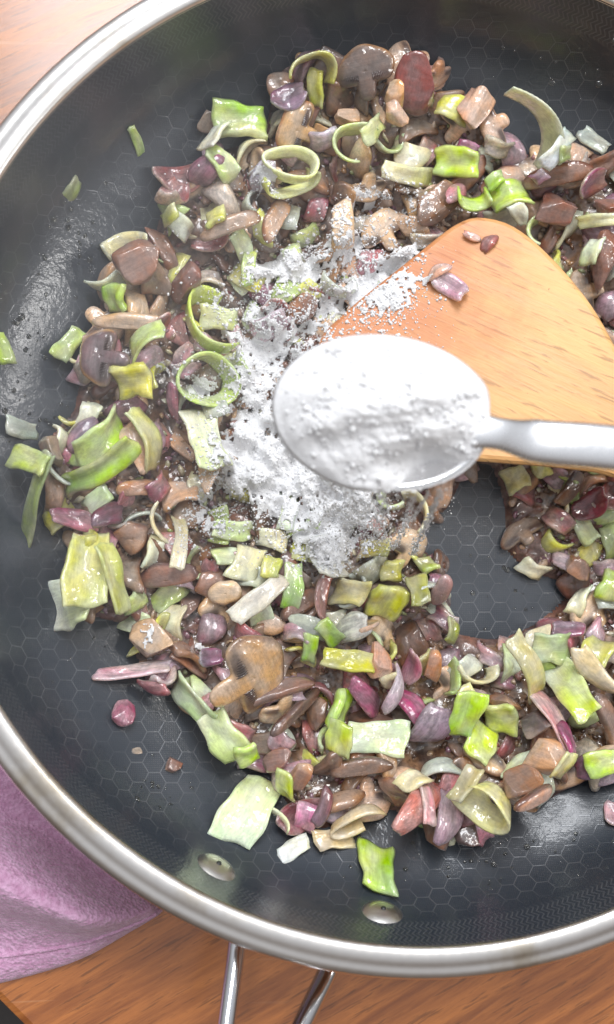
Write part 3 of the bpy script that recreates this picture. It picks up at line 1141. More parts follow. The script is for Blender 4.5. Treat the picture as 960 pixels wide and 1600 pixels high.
def filler(px, py, r, weights=(.56, .28, .16)):
    kind = r.choices(('mushroom', 'onion', 'leek'), weights)[0]
    cand = [k for k, p in enumerate(protos) if p[0] == kind]
    k = r.choice(cand)
    kind, name, cn, (V, F, C) = protos[k]
    reg = region(px, py)
    sh = SHAPE[kind]
    word = sh[[p for p in cand].index(k) % len(sh)] + ' ' + kind
    o = place(kind, name, V, F, C, px, py, r.uniform(0, 360), f'small {cn} {word} piece {reg}', f'small {cn} {word} pieces {reg}',
              tilt=(r.uniform(-.6, .6), r.uniform(-.6, .6)), sink=.0008, pct=86, mesh=proto_obj.get(k))
    proto_obj.setdefault(k, o)


def scatter(npts, mind, seed, weights):
    r = random.Random(seed)
    pts = []
    hx = np.array([p[0] for p in HEAP]); hy = np.array([p[1] for p in HEAP])
    tries = 0
    while len(pts) < npts and tries < 40000:
        tries += 1
        x, y = r.uniform(60, 985), r.uniform(80, 1320)
        if not inpoly(np.array([x]), np.array([y]), HEAP)[0] or inpoly(np.array([x]), np.array([y]), HOLE)[0]: continue
        # nothing of the heap shows under the blade and the spoon
        if inpoly(np.array([x]), np.array([y]), [(600, 470), (760, 380), (900, 500), (985, 640), (985, 715), (760, 690), (560, 690)])[0]: continue
        if any((x - a) ** 2 + (y - b) ** 2 < mind * mind for a, b in pts): continue
        pts.append((x, y))
    r.shuffle(pts)
    for x, y in pts: filler(x, y, r, weights)
    return len(pts)


n1 = scatter(330, 33, 21, (.52, .28, .20))
n2 = scatter(215, 39, 22, (.46, .29, .25))
print('fillers', n1, n2)

# ------------------------------------------------------------------ the pieces one can pick out
def strip(L, W, c1, c2=None, T=1.7, bend=.24, cup=.2, twist=0, veins='x', taper=0, grad='x'):
    return gen_strip(L * .198, W * .198, T * .72, bend, cup, twist, c1, c2, veins, taper, grad=grad)


def arc(Rpx, H, span, ell, c_out, c_in, T=1.6, lean=.2, spiral=0, layers=1):
    return gen_arc(Rpx * .198, H * .198, T * .72, span, ell, lean, c_out, c_in, spiral=spiral, layers=layers)


def chunk(L, W, Hh, c1, c2, box=.45, bump=.10, skin='z', cut=True, bendx=0):
    return gen_chunk(L * .198, W * .198, Hh * .198, box, c1, c2, bump, skin=skin, cut=cut, bendx=bendx)


def lblock(L, W, Hh, c1, c2, box=.45, bump=.1, skin='z', cut=True):
    return gen_strip(L * .198, W * .198, min(Hh * .11, 3.4), .14, .38, random.uniform(-.2, .2), c1, c2, grad='y')


def petal(L, W, c1, c2, bend=.5, T=1.5, p=.26):
    return gen_petal(L * .198, W * .198, T, bend, c1, c2, p=p)


def slc(L, W, kind, c1, c2, T=3, bend=.15):
    return gen_slice(L * .198, W * .198, T, kind, c1, c2, bend)


LK, ON, MU = 'leek', 'onion', 'mushroom'
# kind, name, x, y, angle, shape, label, options
MUSHROOMS = [
    (MU, 'mushroom_slice', 565, 128, 10, lambda: slc(98, 88, 'slice', (112, 92, 84), (160, 118, 86), 3.4), 'dark bodied mushroom slice with arched tan cap at the far tip of the heap', dict(gills=1)),
    (MU, 'mushroom_piece', 646, 138, 80, lambda: chunk(96, 72, 46, BROWN, (126, 74, 62), .3, .06), 'large glossy reddish brown mushroom cap at the far edge of the heap', {}),
    (MU, 'mushroom_piece', 612, 165, 82, lambda: chunk(66, 34, 30, TAN, OTAN, .5, .07), 'tan mushroom stem upright beside the large glossy brown cap', {}),
    (MU, 'mushroom_piece', 738, 178, 60, lambda: chunk(80, 56, 34, OTAN, LTAN, .6, .12), 'orange tan pointed mushroom piece at the far right rim of the heap', {}),
    (MU, 'mushroom_slice', 463, 208, 75, lambda: slc(88, 74, 'slice', TAN, (178, 120, 90), 3.2), 'C shaped tan mushroom slice with black gills below the purple onion', dict(gills=1)),
    (MU, 'mushroom_piece', 548, 188, 10, lambda: chunk(60, 34, 28, LTAN, TAN, .4), 'light tan mushroom lump under the dark bodied slice', {}),
    (MU, 'mushroom_piece', 222, 408, 30, lambda: chunk(84, 66, 34, BROWN, PBR, .3), 'broad dull brown mushroom cap above the bright green square', {}),
    (MU, 'mushroom_piece', 292, 448, 50, lambda: chunk(70, 58, 36, (126, 76, 56), BROWN, .25), 'chestnut brown mushroom cap left of the thin green stick', {}),
    (MU, 'mushroom_slice', 205, 508, -4, lambda: slc(116, 52, 'cap', LTAN, TAN, 3, .1), 'long flat tan mushroom slice just below the bright green square', {}),
    (MU, 'mushroom_slice', 162, 562, 80, lambda: slc(88, 86, 'slice', (112, 90, 92), OTAN, 4), 'dark wet mushroom slice with tan edge at the left side of the heap', dict(gills=1)),
    (MU, 'mushroom_slice', 870, 282, 12, lambda: slc(124, 66, 'cap', (140, 98, 76), (104, 62, 46), 3.4, .3), 'long dark curved mushroom cap slice beyond the spatula', {}),
    (MU, 'mushroom_piece', 862, 338, -20, lambda: chunk(68, 52, 38, (178, 130, 116), PBR, .7), 'pinkish tan mushroom cube beyond the spatula side', {}),
    (MU, 'mushroom_piece', 940, 330, 20, lambda: chunk(46, 42, 34, (170, 124, 112), BROWN, .7), 'square mushroom dice at the frame edge above the pale leek sliver', {}),
    (MU, 'mushroom_piece', 938, 408, 78, lambda: chunk(118, 56, 46, (150, 100, 80), BROWN, .25), 'long glossy brown cap against the straight spatula side', {}),
    (MU, 'mushroom_piece', 676, 322, 35, lambda: chunk(90, 62, 40, PBR, BROWN, .3, .14), 'purplish brown mushroom lump left of the green half ring', {}),
    (MU, 'mushroom_slice', 432, 352, 60, lambda: slc(78, 66, 'cap', TAN, BROWN, 3), 'tan half moon mushroom slice beyond the flour', {}),
    (MU, 'mushroom_slice', 362, 358, 22, lambda: slc(98, 56, 'cap', (172, 136, 112), BROWN, 3), 'greyish tan mushroom slice beside the small yellow green cube', {}),
    (MU, 'mushroom_piece', 240, 1002, 40, lambda: chunk(76, 66, 44, TAN, (190, 160, 130), .3), 'round tan mushroom lump with white foam on top', {}),
    (MU, 'mushroom_piece', 352, 926, 0, lambda: slc(54, 66, 'oval', (218, 178, 138), LTAN, 3.2, .1), 'pale oval mushroom stem slice lying flat', {}),
    (MU, 'mushroom_slice', 262, 905, 18, lambda: slc(104, 74, 'cap', (158, 120, 100), (98, 74, 68), 3.2, .3), 'arched brown mushroom slice right of the folded yellow leek', {}),
    (MU, 'mushroom_piece', 592, 1030, 80, lambda: chunk(64, 42, 30, LTAN, OTAN, .75, .08), 'light tan mushroom block above the lilac onion crescent', {}),
    (MU, 'mushroom_piece', 672, 1042, 82, lambda: chunk(68, 34, 28, OTAN, (182, 114, 66), .25, .05), 'smooth orange tan oval mushroom piece near the bare patch', {}),
    (MU, 'mushroom_slice', 436, 1080, 24, lambda: slc(120, 56, 'cap', (136, 104, 86), (88, 64, 54), 3, .1), 'long dark brown mushroom slice right of the gilled slice', {}),
    (MU, 'mushroom_slice', 462, 1112, 20, lambda: slc(118, 44, 'cap', (120, 90, 74), (84, 60, 50), 3, .1), 'narrow dark mushroom slice left of the lime green block', {}),
    (MU, 'mushroom_piece', 848, 1178, -25, lambda: chunk(84, 64, 42, LTAN, TAN, .3, .07), 'smooth light tan mushroom piece above the crescent slice', {}),
    (MU, 'mushroom_piece', 796, 1214, 25, lambda: chunk(86, 54, 36, (186, 134, 100), BROWN, .3, .08), 'brown backed tan mushroom piece left of the smooth light one', {}),
    (MU, 'mushroom_slice', 830, 1246, 8, lambda: slc(82, 50, 'cap', (194, 142, 112), (82, 52, 46), 3.2, .15), 'tan crescent mushroom slice at the near edge of the heap', {}),
    (MU, 'mushroom_slice', 934, 1130, -58, lambda: slc(120, 62, 'cap', (142, 106, 90), (88, 66, 60), 3.2, .3), 'large curved brown mushroom slice near the frame edge', {}),
    (MU, 'mushroom_piece', 824, 1126, 0, lambda: chunk(56, 50, 36, (168, 150, 140), (92, 78, 76), .3, .14), 'greyish white mushroom knob right of the pale green leek block', {}),
    (MU, 'mushroom_piece', 728, 1300, 20, lambda: chunk(48, 34, 28, (104, 78, 66), DARK, .3, .18), 'dark crumbly mushroom bit at the very front of the heap', {}),
    (MU, 'mushroom_piece', 562, 1200, 8, lambda: slc(104, 54, 'cap', (136, 100, 82), (100, 72, 60), 3, .1), 'brown mushroom slice just below the pale rectangle leek', {}),
    (MU, 'mushroom_piece', 432, 1182, 10, lambda: chunk(54, 42, 30, (184, 128, 112), PBR, .3), 'pinkish brown mushroom lump right of the small lime cube', {}),
    (MU, 'mushroom_piece', 466, 1216, 70, lambda: chunk(72, 34, 28, TAN, (154, 106, 76), .4), 'tan mushroom finger beside the yellow lime sliver', {}),
    (MU, 'mushroom_piece', 904, 886, 60, lambda: chunk(58, 44, 30, (164, 122, 100), BROWN, .5), 'tan mushroom wedge at the corner of the bare patch', {}),
    (MU, 'mushroom_piece', 686, 924, 78, lambda: slc(66, 48, 'oval', (152, 116, 110), (168, 136, 130), 3, .2), 'purplish grey oval mushroom slice beside the bare patch', {}),
    (MU, 'mushroom_piece', 272, 1195, 60, lambda: chunk(32, 24, 16, (150, 124, 102), BROWN, .6, .12), 'tiny brown mushroom crumb alone on the pan floor', {}),
    (MU, 'mushroom_piece', 214, 1173, 10, lambda: chunk(18, 12, 6, (96, 92, 90), GREYB, .5, .1), 'tiny grey mushroom flake alone beside the brown crumb', {}),
    (MU, 'mushroom_piece', 222, 768, 5, lambda: slc(84, 50, 'cap', (196, 142, 96), TAN, 3, .3), 'orange tan mushroom slice touching the magenta onion cube', {}),
    (MU, 'mushroom_piece', 325, 195, 60, lambda: chunk(40, 40, 28, (150, 128, 116), GREYB, .5), 'pale grey mushroom chunk tucked beside the domed green leek', {}),
    (MU, 'mushroom_piece', 612, 202, 10, lambda: chunk(40, 44, 28, TAN, LTAN, .4), 'short tan mushroom stub at the foot of the upright stem', {}),
    (MU, 'mushroom_slice', 388, 1052, -62, lambda: slc(138, 138, 'slice', (196, 152, 112), (128, 92, 70), 3.4, .10), 'largest mushroom slice, tan cap with dark gills and stem', dict(gills=1, tilt=(.05, .1))),
]
ONIONS = [
    (ON, 'onion_piece', 452, 156, 20, lambda: petal(56, 44, GPUR, MAG, .3), 'dark purple onion piece beside the arched leek at the far tip', {}),
    (ON, 'onion_piece', 728, 236, -20, lambda: strip(34, 32, MAG, HOT, bend=.2), 'small vivid magenta onion square beyond the spatula corner', {}),
    (ON, 'onion_piece', 716, 300, 28, lambda: petal(74, 26, PINK, ROSE, .2), 'pink onion sliver between lime rhombus and green half ring', {}),
    (ON, 'onion_piece', 842, 278, 30, lambda: strip(24, 20, MAG, LILAC), 'tiny purple onion chip on the long dark cap slice', {}),
    (ON, 'onion_piece', 906, 302, 20, lambda: petal(60, 48, PBR, MAG, .3), 'brownish purple onion flake beyond the spatula side', {}),
    (ON, 'onion_piece', 250, 508, 80, lambda: petal(50, 28, ROSE, RED, .3), 'deep red onion flake at the end of the flat tan slice', {}),
    (ON, 'onion_piece', 270, 632, 84, lambda: petal(60, 24, PINK, MAG, .2), 'upright magenta onion sliver left of the leek ring', {}),
    (ON, 'onion_piece', 250, 762, 40, lambda: strip(44, 36, MAG, ROSE, bend=.3), 'magenta onion cube at the middle left of the heap', {}),
    (ON, 'onion_piece', 118, 812, -12, lambda: petal(72, 32, PINK, MAG, .3), 'pink and magenta onion flake at the left edge below the lime curl', {}),
    (ON, 'onion_piece', 175, 805, 20, lambda: petal(64, 34, GPUR, RED, .3), 'dark red onion flake below the lime curl', {}),
    (ON, 'onion_piece', 132, 680, 40, lambda: petal(62, 40, GPUR, PINK, .4), 'glossy purple onion layer at the left edge of the heap', {}),
    (ON, 'onion_piece', 326, 1026, 10, lambda: petal(40, 32, GPUR, MAG, .4), 'small purple onion nub above the gilled slice', {}),
    (ON, 'onion_piece', 326, 1096, 0, lambda: chunk(42, 38, 26, ROSE, PINK, .3), 'round salmon red onion lump in front of the gilled slice', {}),
    (ON, 'onion_piece', 236, 1074, 10, lambda: petal(58, 30, RED, ROSE, .3), 'dark red onion flake under the pink and white strip', {}),
    (ON, 'onion_piece', 208, 1047, 1, lambda: strip(116, 26, (198, 132, 140), (206, 186, 196), bend=.06, cup=.3), 'long pink and white onion strip sticking out of the heap', {}),
    (ON, 'onion_piece', 197, 1110, 70, lambda: chunk(50, 44, 28, PINK, (160, 70, 100), .35, .1), 'pink onion knob alone on the pan below the pink strip', dict(pct=97)),
    (ON, 'onion_piece', 575, 1094, -36, lambda: petal(98, 36, (164, 90, 122), MAG, .3), 'long magenta onion strip between tan block and pale rectangle', {}),
    (ON, 'onion_piece', 642, 1096, -58, lambda: petal(76, 42, MAG, HOT, .3), 'magenta onion triangle right of the lilac crescent', {}),
    (ON, 'onion_piece', 668, 1146, 55, lambda: petal(84, 56, GPUR, LILAC, .5, 2.4), 'wet silvery purple onion chunk right of the pale rectangle', {}),
    (ON, 'onion_piece', 655, 1238, 30, lambda: petal(138, 44, (190, 106, 96), ROSE, .35, 2.2), 'large salmon red curved onion piece at the near edge', {}),
    (ON, 'onion_piece', 668, 1256, 85, lambda: strip(58, 26, (206, 142, 146), PINK, bend=.2, taper=.3), 'upright pink onion tab on the salmon red curve', {}),
    (ON, 'onion_piece', 702, 1272, 68, lambda: petal(86, 44, (170, 138, 148), GPUR, .35, 2), 'pale purple onion petal left of the yellow leek funnel', {}),
    (ON, 'onion_piece', 478, 1276, 80, lambda: strip(44, 36, HOT, (196, 112, 152), bend=.3), 'hot pink onion cube at the near edge of the heap', {}),
    (ON, 'onion_piece', 506, 1262, 70, lambda: petal(60, 24, (126, 70, 76), GPUR, .3), 'brownish onion sliver touching the hot pink cube', {}),
    (ON, 'onion_piece', 862, 1118, -72, lambda: strip(112, 34, (196, 146, 146), (200, 130, 140), bend=.12), 'long pale pink onion strip near the green and white strip', {}),
    (ON, 'onion_piece', 888, 1156, -82, lambda: petal(60, 28, MAG, HOT, .3), 'magenta onion end lying on the pale pink strip', {}),
    (ON, 'onion_piece', 886, 984, 0, lambda: petal(54, 32, MAG, GPUR, .3), 'purple onion flake at the corner of the bare patch', {}),
    (ON, 'onion_piece', 914, 1196, 20, lambda: petal(52, 38, GPUR, MAG, .4), 'purple onion flake beside the lime leek at the frame edge', {}),
    (ON, 'onion_piece', 957, 1272, 80, lambda: petal(38, 30, PINK, LILAC, .4), 'pink onion bit alone on the pan at the frame edge', {}),
    (ON, 'onion_piece', 500, 930, 80, lambda: petal(86, 24, ROSE, (140, 76, 66), .2), 'brick red onion spike under the flour dusted square leaf', {}),
    (ON, 'onion_piece', 618, 1074, 65, lambda: petal(78, 28, (196, 176, 186), LILAC, .5), 'pale lilac onion crescent below the light tan block', {}),
    (ON, 'onion_piece', 648, 1042, 70, lambda: petal(54, 32, PINK, MAG, .3), 'pink onion flake left of the orange tan oval', {}),
    (ON, 'onion_piece', 928, 790, 30, lambda: petal(64, 44, (134, 40, 54), RED, .3), 'deep red onion piece in the shade of the spoon handle', {}),
    (ON, 'onion_piece', 408, 288, 70, lambda: petal(58, 40, LILAC, (196, 186, 200), .4), 'lilac onion piece with flour on it beside the oval leek ring', {}),
    (ON, 'onion_piece', 503, 234, 20, lambda: petal(46, 38, LILAC, (200, 186, 200), .4), 'pale lilac onion flake below the black gilled C shaped slice', {}),
    (ON, 'onion_piece', 544, 980, 20, lambda: petal(62, 44, (192, 186, 176), WHITE, .3), 'translucent white onion flake below the yellow leek fold', {}),
]
LEEKS = [
    (LK, 'leek_strip', 214, 224, -57, lambda: strip(52, 14, (150, 176, 66), GREEN, 1.4, .05, .1), 'thin green leek sliver alone on the far pan wall', {}),
    (LK, 'leek_piece', 113, 298, 62, lambda: strip(38, 24, DULL, (120, 136, 74), 1.2, .05, .05, taper=.2), 'dull green diamond leek flake alone on the left pan wall', {}),
    (LK, 'leek_piece', 185, 473, 88, lambda: lblock(42, 42, 24, LIME, (140, 186, 50), .8, .05, cut=False), 'bright green square leek piece above the flat tan slice', {}),
    (LK, 'leek_strip', 109, 541, 58, lambda: strip(62, 30, (160, 178, 88), (172, 186, 104), 2, .03, .05), 'flat yellow green leek rectangle alone left of the heap', {}),
    (LK, 'leek_strip', 4, 546, -60, lambda: strip(50, 28, (160, 180, 70), (150, 172, 60), 1.8, .1, .1), 'green leek piece cut off by the left frame edge', {}),
    (LK, 'leek_strip', 36, 671, -6, lambda: strip(58, 28, GREYW, (140, 150, 136), 1.6, .02, .05), 'greyish translucent leek rectangle on the left pan wall', {}),
    (LK, 'leek_strip', 62, 788, 51, lambda: strip(170, 28, (150, 162, 84), (132, 146, 90), 1.4, .02, .15), 'longest dull green leek ribbon at the left edge of the heap', {}),
    (LK, 'leek_strip', 50, 726, -22, lambda: strip(84, 36, (190, 200, 100), (176, 190, 84), 2.4, .12, .1), 'yellow green leek bar above the longest ribbon', {}),
    (LK, 'leek_piece', 164, 690, 48, lambda: strip(92, 52, LIME, PALE, 2, .35, .3, grad='y'), 'bright green and white leek fold behind the lime curl', {}),
    (LK, 'leek_strip', 232, 686, -50, lambda: strip(100, 38, (190, 192, 110), (186, 170, 120), 2, .2, .1), 'pale yellow leek strip below the yellow leek cube', {}),
    (LK, 'leek_piece', 212, 606, 8, lambda: lblock(58, 52, 34, (198, 192, 40), YEL, .7, .05, cut=False), 'yellow leek cube right of the shiny dark mushroom', {}),
    (LK, 'leek_piece', 218, 548, 25, lambda: strip(82, 40, (160, 186, 80), (176, 192, 120), 1.5, .6, .2), 'arched green leek leaf above the yellow cube', {}),
    (LK, 'leek_ring', 155, 745, 28, lambda: strip(140, 34, (110, 160, 30), (160, 200, 50), 2.6, .35, .5, .5), 'ribbed lime green leek curl at the left of the heap', {}),
    (LK, 'leek_ring', 318, 512, 95, lambda: arc(50, 34, 4.0, .95, (156, 186, 60), (186, 200, 110), 1.7, .25), 'open C shaped leek ring above the floury ring', dict(yaw0=-20)),
    (LK, 'leek_ring', 320, 598, 0, lambda: arc(42, 40, 6.28, .88, (130, 172, 40), (186, 202, 130), 1.9, .35), 'closed green leek ring with flour inside', {}),
    (LK, 'leek_piece', 342, 505, 0, lambda: strip(62, 38, (206, 212, 160), (190, 204, 130), 3, .05, .05), 'pale square leek block inside the open C ring', {}),
    (LK, 'leek_strip', 389, 420, 84, lambda: strip(62, 20, (146, 180, 60), (170, 190, 90), 2, .1, .3), 'thin green leek stick standing in the flour', {}),
    (LK, 'leek_strip', 322, 694, -72, lambda: strip(112, 60, (214, 216, 186), (196, 206, 158), 1.8, .1, .1, taper=.25), 'large creamy white leek leaf left of the flour mound', {}),
    (LK, 'leek_piece', 372, 206, 0, lambda: lblock(84, 52, 44, (186, 190, 130), LIME, .45, .04, cut=False), 'domed bright green leek chunk at the far left of the heap', dict(pct=97)),
    (LK, 'leek_piece', 334, 220, 70, lambda: strip(56, 30, (190, 184, 170), WHITE, 2, .1, .1), 'white leek flake leaning on the domed green chunk', {}),
    (LK, 'leek_ring', 487, 112, 80, lambda: arc(30, 36, 3.6, 1.1, (178, 180, 92), (164, 160, 90), 1.8, .2), 'arched yellowish leek loop at the far tip of the heap', dict(yaw0=-100)),
    (LK, 'leek_piece', 490, 152, 85, lambda: strip(56, 24, (186, 190, 60), (196, 186, 50), 2, .1, .3), 'yellow leek sliver below the arched loop', {}),
    (LK, 'leek_piece', 264, 341, 22, lambda: strip(44, 22, (168, 176, 70), (176, 180, 80), 2, .15, .1), 'small yellow green leek bar at the far left edge', {}),
    (LK, 'leek_piece', 338, 342, 20, lambda: lblock(32, 30, 22, (176, 180, 50), YEL, .7, .05), 'small yellow green leek cube beyond the flour', {}),
    (LK, 'leek_ring', 450, 305, 10, lambda: arc(46, 26, 3.5, .55, (178, 186, 100), (190, 196, 130), 1.6, .3), 'curved yellowish leek band in front of the oval ring', dict(yaw0=180)),
    (LK, 'leek_ring', 452, 270, -8, lambda: arc(44, 24, 6.28, .52, (190, 202, 130), (206, 212, 170), 1.7, .3), 'oval pale leek ring beyond the flour', {}),
    (LK, 'leek_ring', 540, 238, 30, lambda: arc(30, 34, 4.4, .9, (170, 186, 80), (190, 200, 140), 1.8, .3), 'pale green leek curl beyond the scattered flour', dict(yaw0=0)),
    (LK, 'leek_strip', 578, 216, 36, lambda: strip(70, 28, (192, 200, 140), (176, 190, 110), 1.8, .1, .2), 'pale leek strip leaning out of the green curl', {}),
    (LK, 'leek_strip', 640, 280, 2, lambda: strip(124, 30, (200, 190, 150), (186, 186, 110), 1.6, .1, .2), 'long pale yellow leek strip left of the lime rhombus', {}),
    (LK, 'leek_piece', 711, 259, -10, lambda: lblock(74, 44, 20, (158, 196, 30), (170, 200, 50), .85, .04, cut=False), 'lime green rhombus leek beyond the spatula corner', {}),
    (LK, 'leek_strip', 765, 236, -48, lambda: gen_arc(20, 6.5, 1.5, 2.0, .8, .9, (180, 180, 158), (190, 192, 160)), 'long pale grey curved leek strip beyond the spatula', dict(yaw0=15)),
    (LK, 'leek_ring', 728, 330, 0, lambda: arc(26, 34, 3.5, .7, (140, 184, 40), (180, 196, 90), 1.8, .1), 'bright green leek half ring touching the spatula corner', dict(yaw0=180)),
    (LK, 'leek_piece', 788, 312, 10, lambda: strip(62, 52, (160, 196, 40), (176, 200, 90), 2.2, .5, .4), 'bright green folded leek leaf at the spatula corner', {}),
    (LK, 'leek_piece', 772, 284, 20, lambda: lblock(30, 24, 18, (158, 192, 36), LIME, .7, .05), 'tiny lime leek cube behind the folded leaf', {}),
    (LK, 'leek_piece', 804, 346, -55, lambda: strip(46, 30, (206, 208, 184), WHITE, 1.6, .1, .1, taper=.5), 'white leek triangle at the spatula top corner', {}),
    (LK, 'leek_strip', 868, 240, 44, lambda: strip(76, 26, (196, 200, 206), (176, 190, 180), 1.4, .3, .2), 'translucent white leek strip arching over the dark cap slice', {}),
    (LK, 'leek_strip', 926, 220, -38, lambda: strip(56, 24, (172, 184, 172), (196, 204, 190), 1.4, .1, .2), 'grey white leek tab at the far right of the heap', {}),
    (LK, 'leek_piece', 885, 240, 10, lambda: strip(34, 24, (136, 150, 84), DULL, 1.6, .2, .2), 'small dull green leek bit under the white arch', {}),
    (LK, 'leek_strip', 930, 351, 4, lambda: strip(72, 20, (196, 200, 130), (206, 208, 160), 1.8, .2, .4), 'pale leek sliver at the frame edge beyond the spatula', {}),
    (LK, 'leek_piece', 906, 408, 70, lambda: strip(46, 32, (186, 196, 140), WHITE, 1.8, .2, .1), 'pale leek flake between spatula side and the glossy cap', {}),
    (LK, 'leek_strip', 112, 940, 8, lambda: strip(90, 74, (212, 216, 206), (196, 202, 150), 1.8, .08, .1), 'broad white leek leaf at the left edge of the heap', {}),
    (LK, 'leek_piece', 140, 888, 86, lambda: strip(116, 62, (178, 184, 96), (190, 190, 110), 2.2, .25, .35), 'large folded yellow leek leaf on the white leaf', {}),
    (LK, 'leek_strip', 182, 905, 105, lambda: strip(110, 36, (170, 172, 90), (182, 186, 96), 2, .2, .4), 'second yellow leek fold beside the large folded leaf', {}),
    (LK, 'leek_strip', 280, 840, 86, lambda: strip(122, 22, (206, 196, 160), (190, 184, 140), 1.6, .15, .3), 'thin upright cream leek strip left of the small flour patch', {}),
    (LK, 'leek_strip', 366, 829, -4, lambda: strip(76, 30, (186, 200, 130), (196, 208, 150), 1.8, .1, .2), 'pale green leek strip just below the flour mound', {}),
    (LK, 'leek_piece', 384, 880, 60, lambda: strip(60, 46, (196, 196, 166), CREAM, 1.8, .2, .1), 'cream leek leaf above the pale oval slice', {}),
    (LK, 'leek_piece', 424, 886, 70, lambda: lblock(42, 28, 22, (180, 186, 40), YEL, .5, .05), 'small yellow green leek chunk left of the dusted square leaf', {}),
    (LK, 'leek_strip', 456, 915, 82, lambda: strip(72, 30, (130, 168, 60), (176, 192, 130), 1.8, .2, .3), 'green leek strip left of the brick red onion spike', {}),
    (LK, 'leek_strip', 404, 934, 40, lambda: strip(104, 32, (206, 202, 190), (196, 186, 170), 2, .1, .2), 'slanting white leek strip right of the pale oval slice', {}),
    (LK, 'leek_piece', 518, 868, 6, lambda: strip(86, 64, (214, 214, 206), (206, 196, 176), 1.8, .1, .1), 'broad white square leaf half dusted with flour', {}),
    (LK, 'leek_piece', 538, 925, -15, lambda: strip(66, 42, (196, 190, 150), (190, 184, 100), 1.8, .4, .3), 'yellowish leek fold below the dusted square leaf', {}),
    (LK, 'leek_piece', 574, 858, 0, lambda: strip(70, 30, (178, 150, 60), OLIVE, 1.8, .3, .2), 'brownish yellow leek strip under the falling flour', {}),
    (LK, 'leek_piece', 600, 940, 60, lambda: lblock(62, 50, 34, (186, 190, 50), (190, 196, 60), .5, .05, cut=False), 'rounded yellow leek chunk near the bare patch', {}),
    (LK, 'leek_piece', 606, 892, 0, lambda: lblock(36, 32, 24, (176, 170, 50), YEL, .7, .05), 'small mustard leek cube behind the rounded yellow chunk', {}),
    (LK, 'leek_piece', 664, 884, 20, lambda: lblock(28, 28, 20, (134, 156, 44), OLIVE, .5, .06), 'small olive green leek cube at the bare patch', {}),
    (LK, 'leek_strip', 654, 920, 85, lambda: strip(58, 32, OLIVE, (150, 150, 70), 1.8, .2, .2), 'upright olive leek leaf left of the purplish oval slice', {}),
    (LK, 'leek_piece', 706, 986, 80, lambda: strip(40, 24, (150, 158, 60), OLIVE, 1.8, .3, .2), 'little olive leek chip on the rim of the bare patch', {}),
    (LK, 'leek_strip', 538, 1028, -8, lambda: strip(82, 32, (184, 186, 44), (190, 190, 50), 2.2, .1, .2), 'yellow leek bar above the magenta strip', {}),
    (LK, 'leek_piece', 483, 1012, 85, lambda: strip(46, 22, (120, 172, 40), LIME, 2, .1, .2), 'bright green leek stick left of the yellow bar', {}),
    (LK, 'leek_piece', 515, 990, -40, lambda: strip(56, 28, (140, 176, 60), (120, 160, 50), 1.8, .3, .2), 'green leek leaf above the yellow bar', {}),
    (LK, 'leek_ring', 410, 1268, 62, lambda: arc(40, 14, 3.3, .75, (196, 206, 150), (210, 214, 176), 1.3, .3), 'thin pale leek hoop behind the large pale loop', dict(yaw0=-80)),
    (LK, 'leek_piece', 388, 1262, 54, lambda: strip(112, 66, (196, 214, 176), (206, 218, 160), 1.8, .12, .12), 'large pale green leek leaf alone at the near left of the heap', {}),
    (LK, 'leek_piece', 446, 1228, 80, lambda: strip(60, 28, (190, 192, 30), (176, 190, 40), 2, .1, .2), 'yellow lime leek sliver right of the large pale leaf', {}),
    (LK, 'leek_strip', 302, 1098, -44, lambda: strip(92, 42, (176, 192, 160), (160, 184, 120), 1.7, .2, .3), 'greyish green leek strip left of the salmon red lump', {}),
    (LK, 'leek_piece', 350, 1146, -55, lambda: strip(80, 52, (196, 206, 160), (180, 200, 120), 2, .1, .15), 'pale green leek leaf in front of the gilled slice', {}),
    (LK, 'leek_piece', 384, 1176, 20, lambda: lblock(34, 36, 22, (158, 196, 50), LIME, .8, .04), 'small lime leek cube at the tip of the pale green leaf', {}),
    (LK, 'leek_strip', 586, 1153, -2, lambda: strip(100, 52, (200, 214, 180), (192, 208, 160), 1.9, .03, .06, taper=0), 'flat pale green leek rectangle in the near heap', dict(tilt=(.05, 0))),
    (LK, 'leek_piece', 526, 1104, 78, lambda: lblock(60, 42, 40, (158, 196, 24), (176, 206, 50), .75, .04, cut=False), 'glossy lime green leek block left of the pale rectangle', {}),
    (LK, 'leek_piece', 522, 1146, 85, lambda: strip(50, 38, (166, 180, 40), (150, 176, 40), 2, .2, .2), 'darker lime flap below the glossy block', {}),
    (LK, 'leek_strip', 458, 1324, 24, lambda: strip(54, 26, (206, 208, 206), (196, 196, 180), 1.6, .1, .1), 'small white leek tab at the near edge of the heap', {}),
    (LK, 'leek_strip', 522, 1308, 10, lambda: strip(66, 32, (190, 164, 120), (196, 180, 140), 1.6, .2, .2), 'tan leek flap under the flattened beige loop', {}),
    (LK, 'leek_ring', 548, 1278, 5, lambda: arc(37, 22, 4.9, .42, (196, 170, 130), (206, 186, 150), 1.8, .4), 'flattened beige leek loop at the near edge', dict(yaw0=20)),
    (LK, 'leek_piece', 587, 1352, 83, lambda: lblock(82, 50, 24, (120, 168, 30), (160, 192, 60), .9, .03, cut=False), 'green leek block alone above the steel rivet', {}),
    (LK, 'leek_strip', 806, 1040, -56, lambda: strip(122, 34, (190, 186, 130), (176, 172, 96), 1.8, .1, .2), 'pale yellow leek strip pointing into the bare patch', {}),
    (LK, 'leek_piece', 866, 1014, 0, lambda: strip(70, 50, (176, 190, 150), (140, 160, 96), 1.6, .3, .2), 'glassy green leek leaf beside the purple flake', {}),
    (LK, 'leek_strip', 882, 1072, -62, lambda: strip(124, 48, (200, 208, 176), (176, 196, 30), 2, .15, .2), 'long leek strip fading from white to lime', {}),
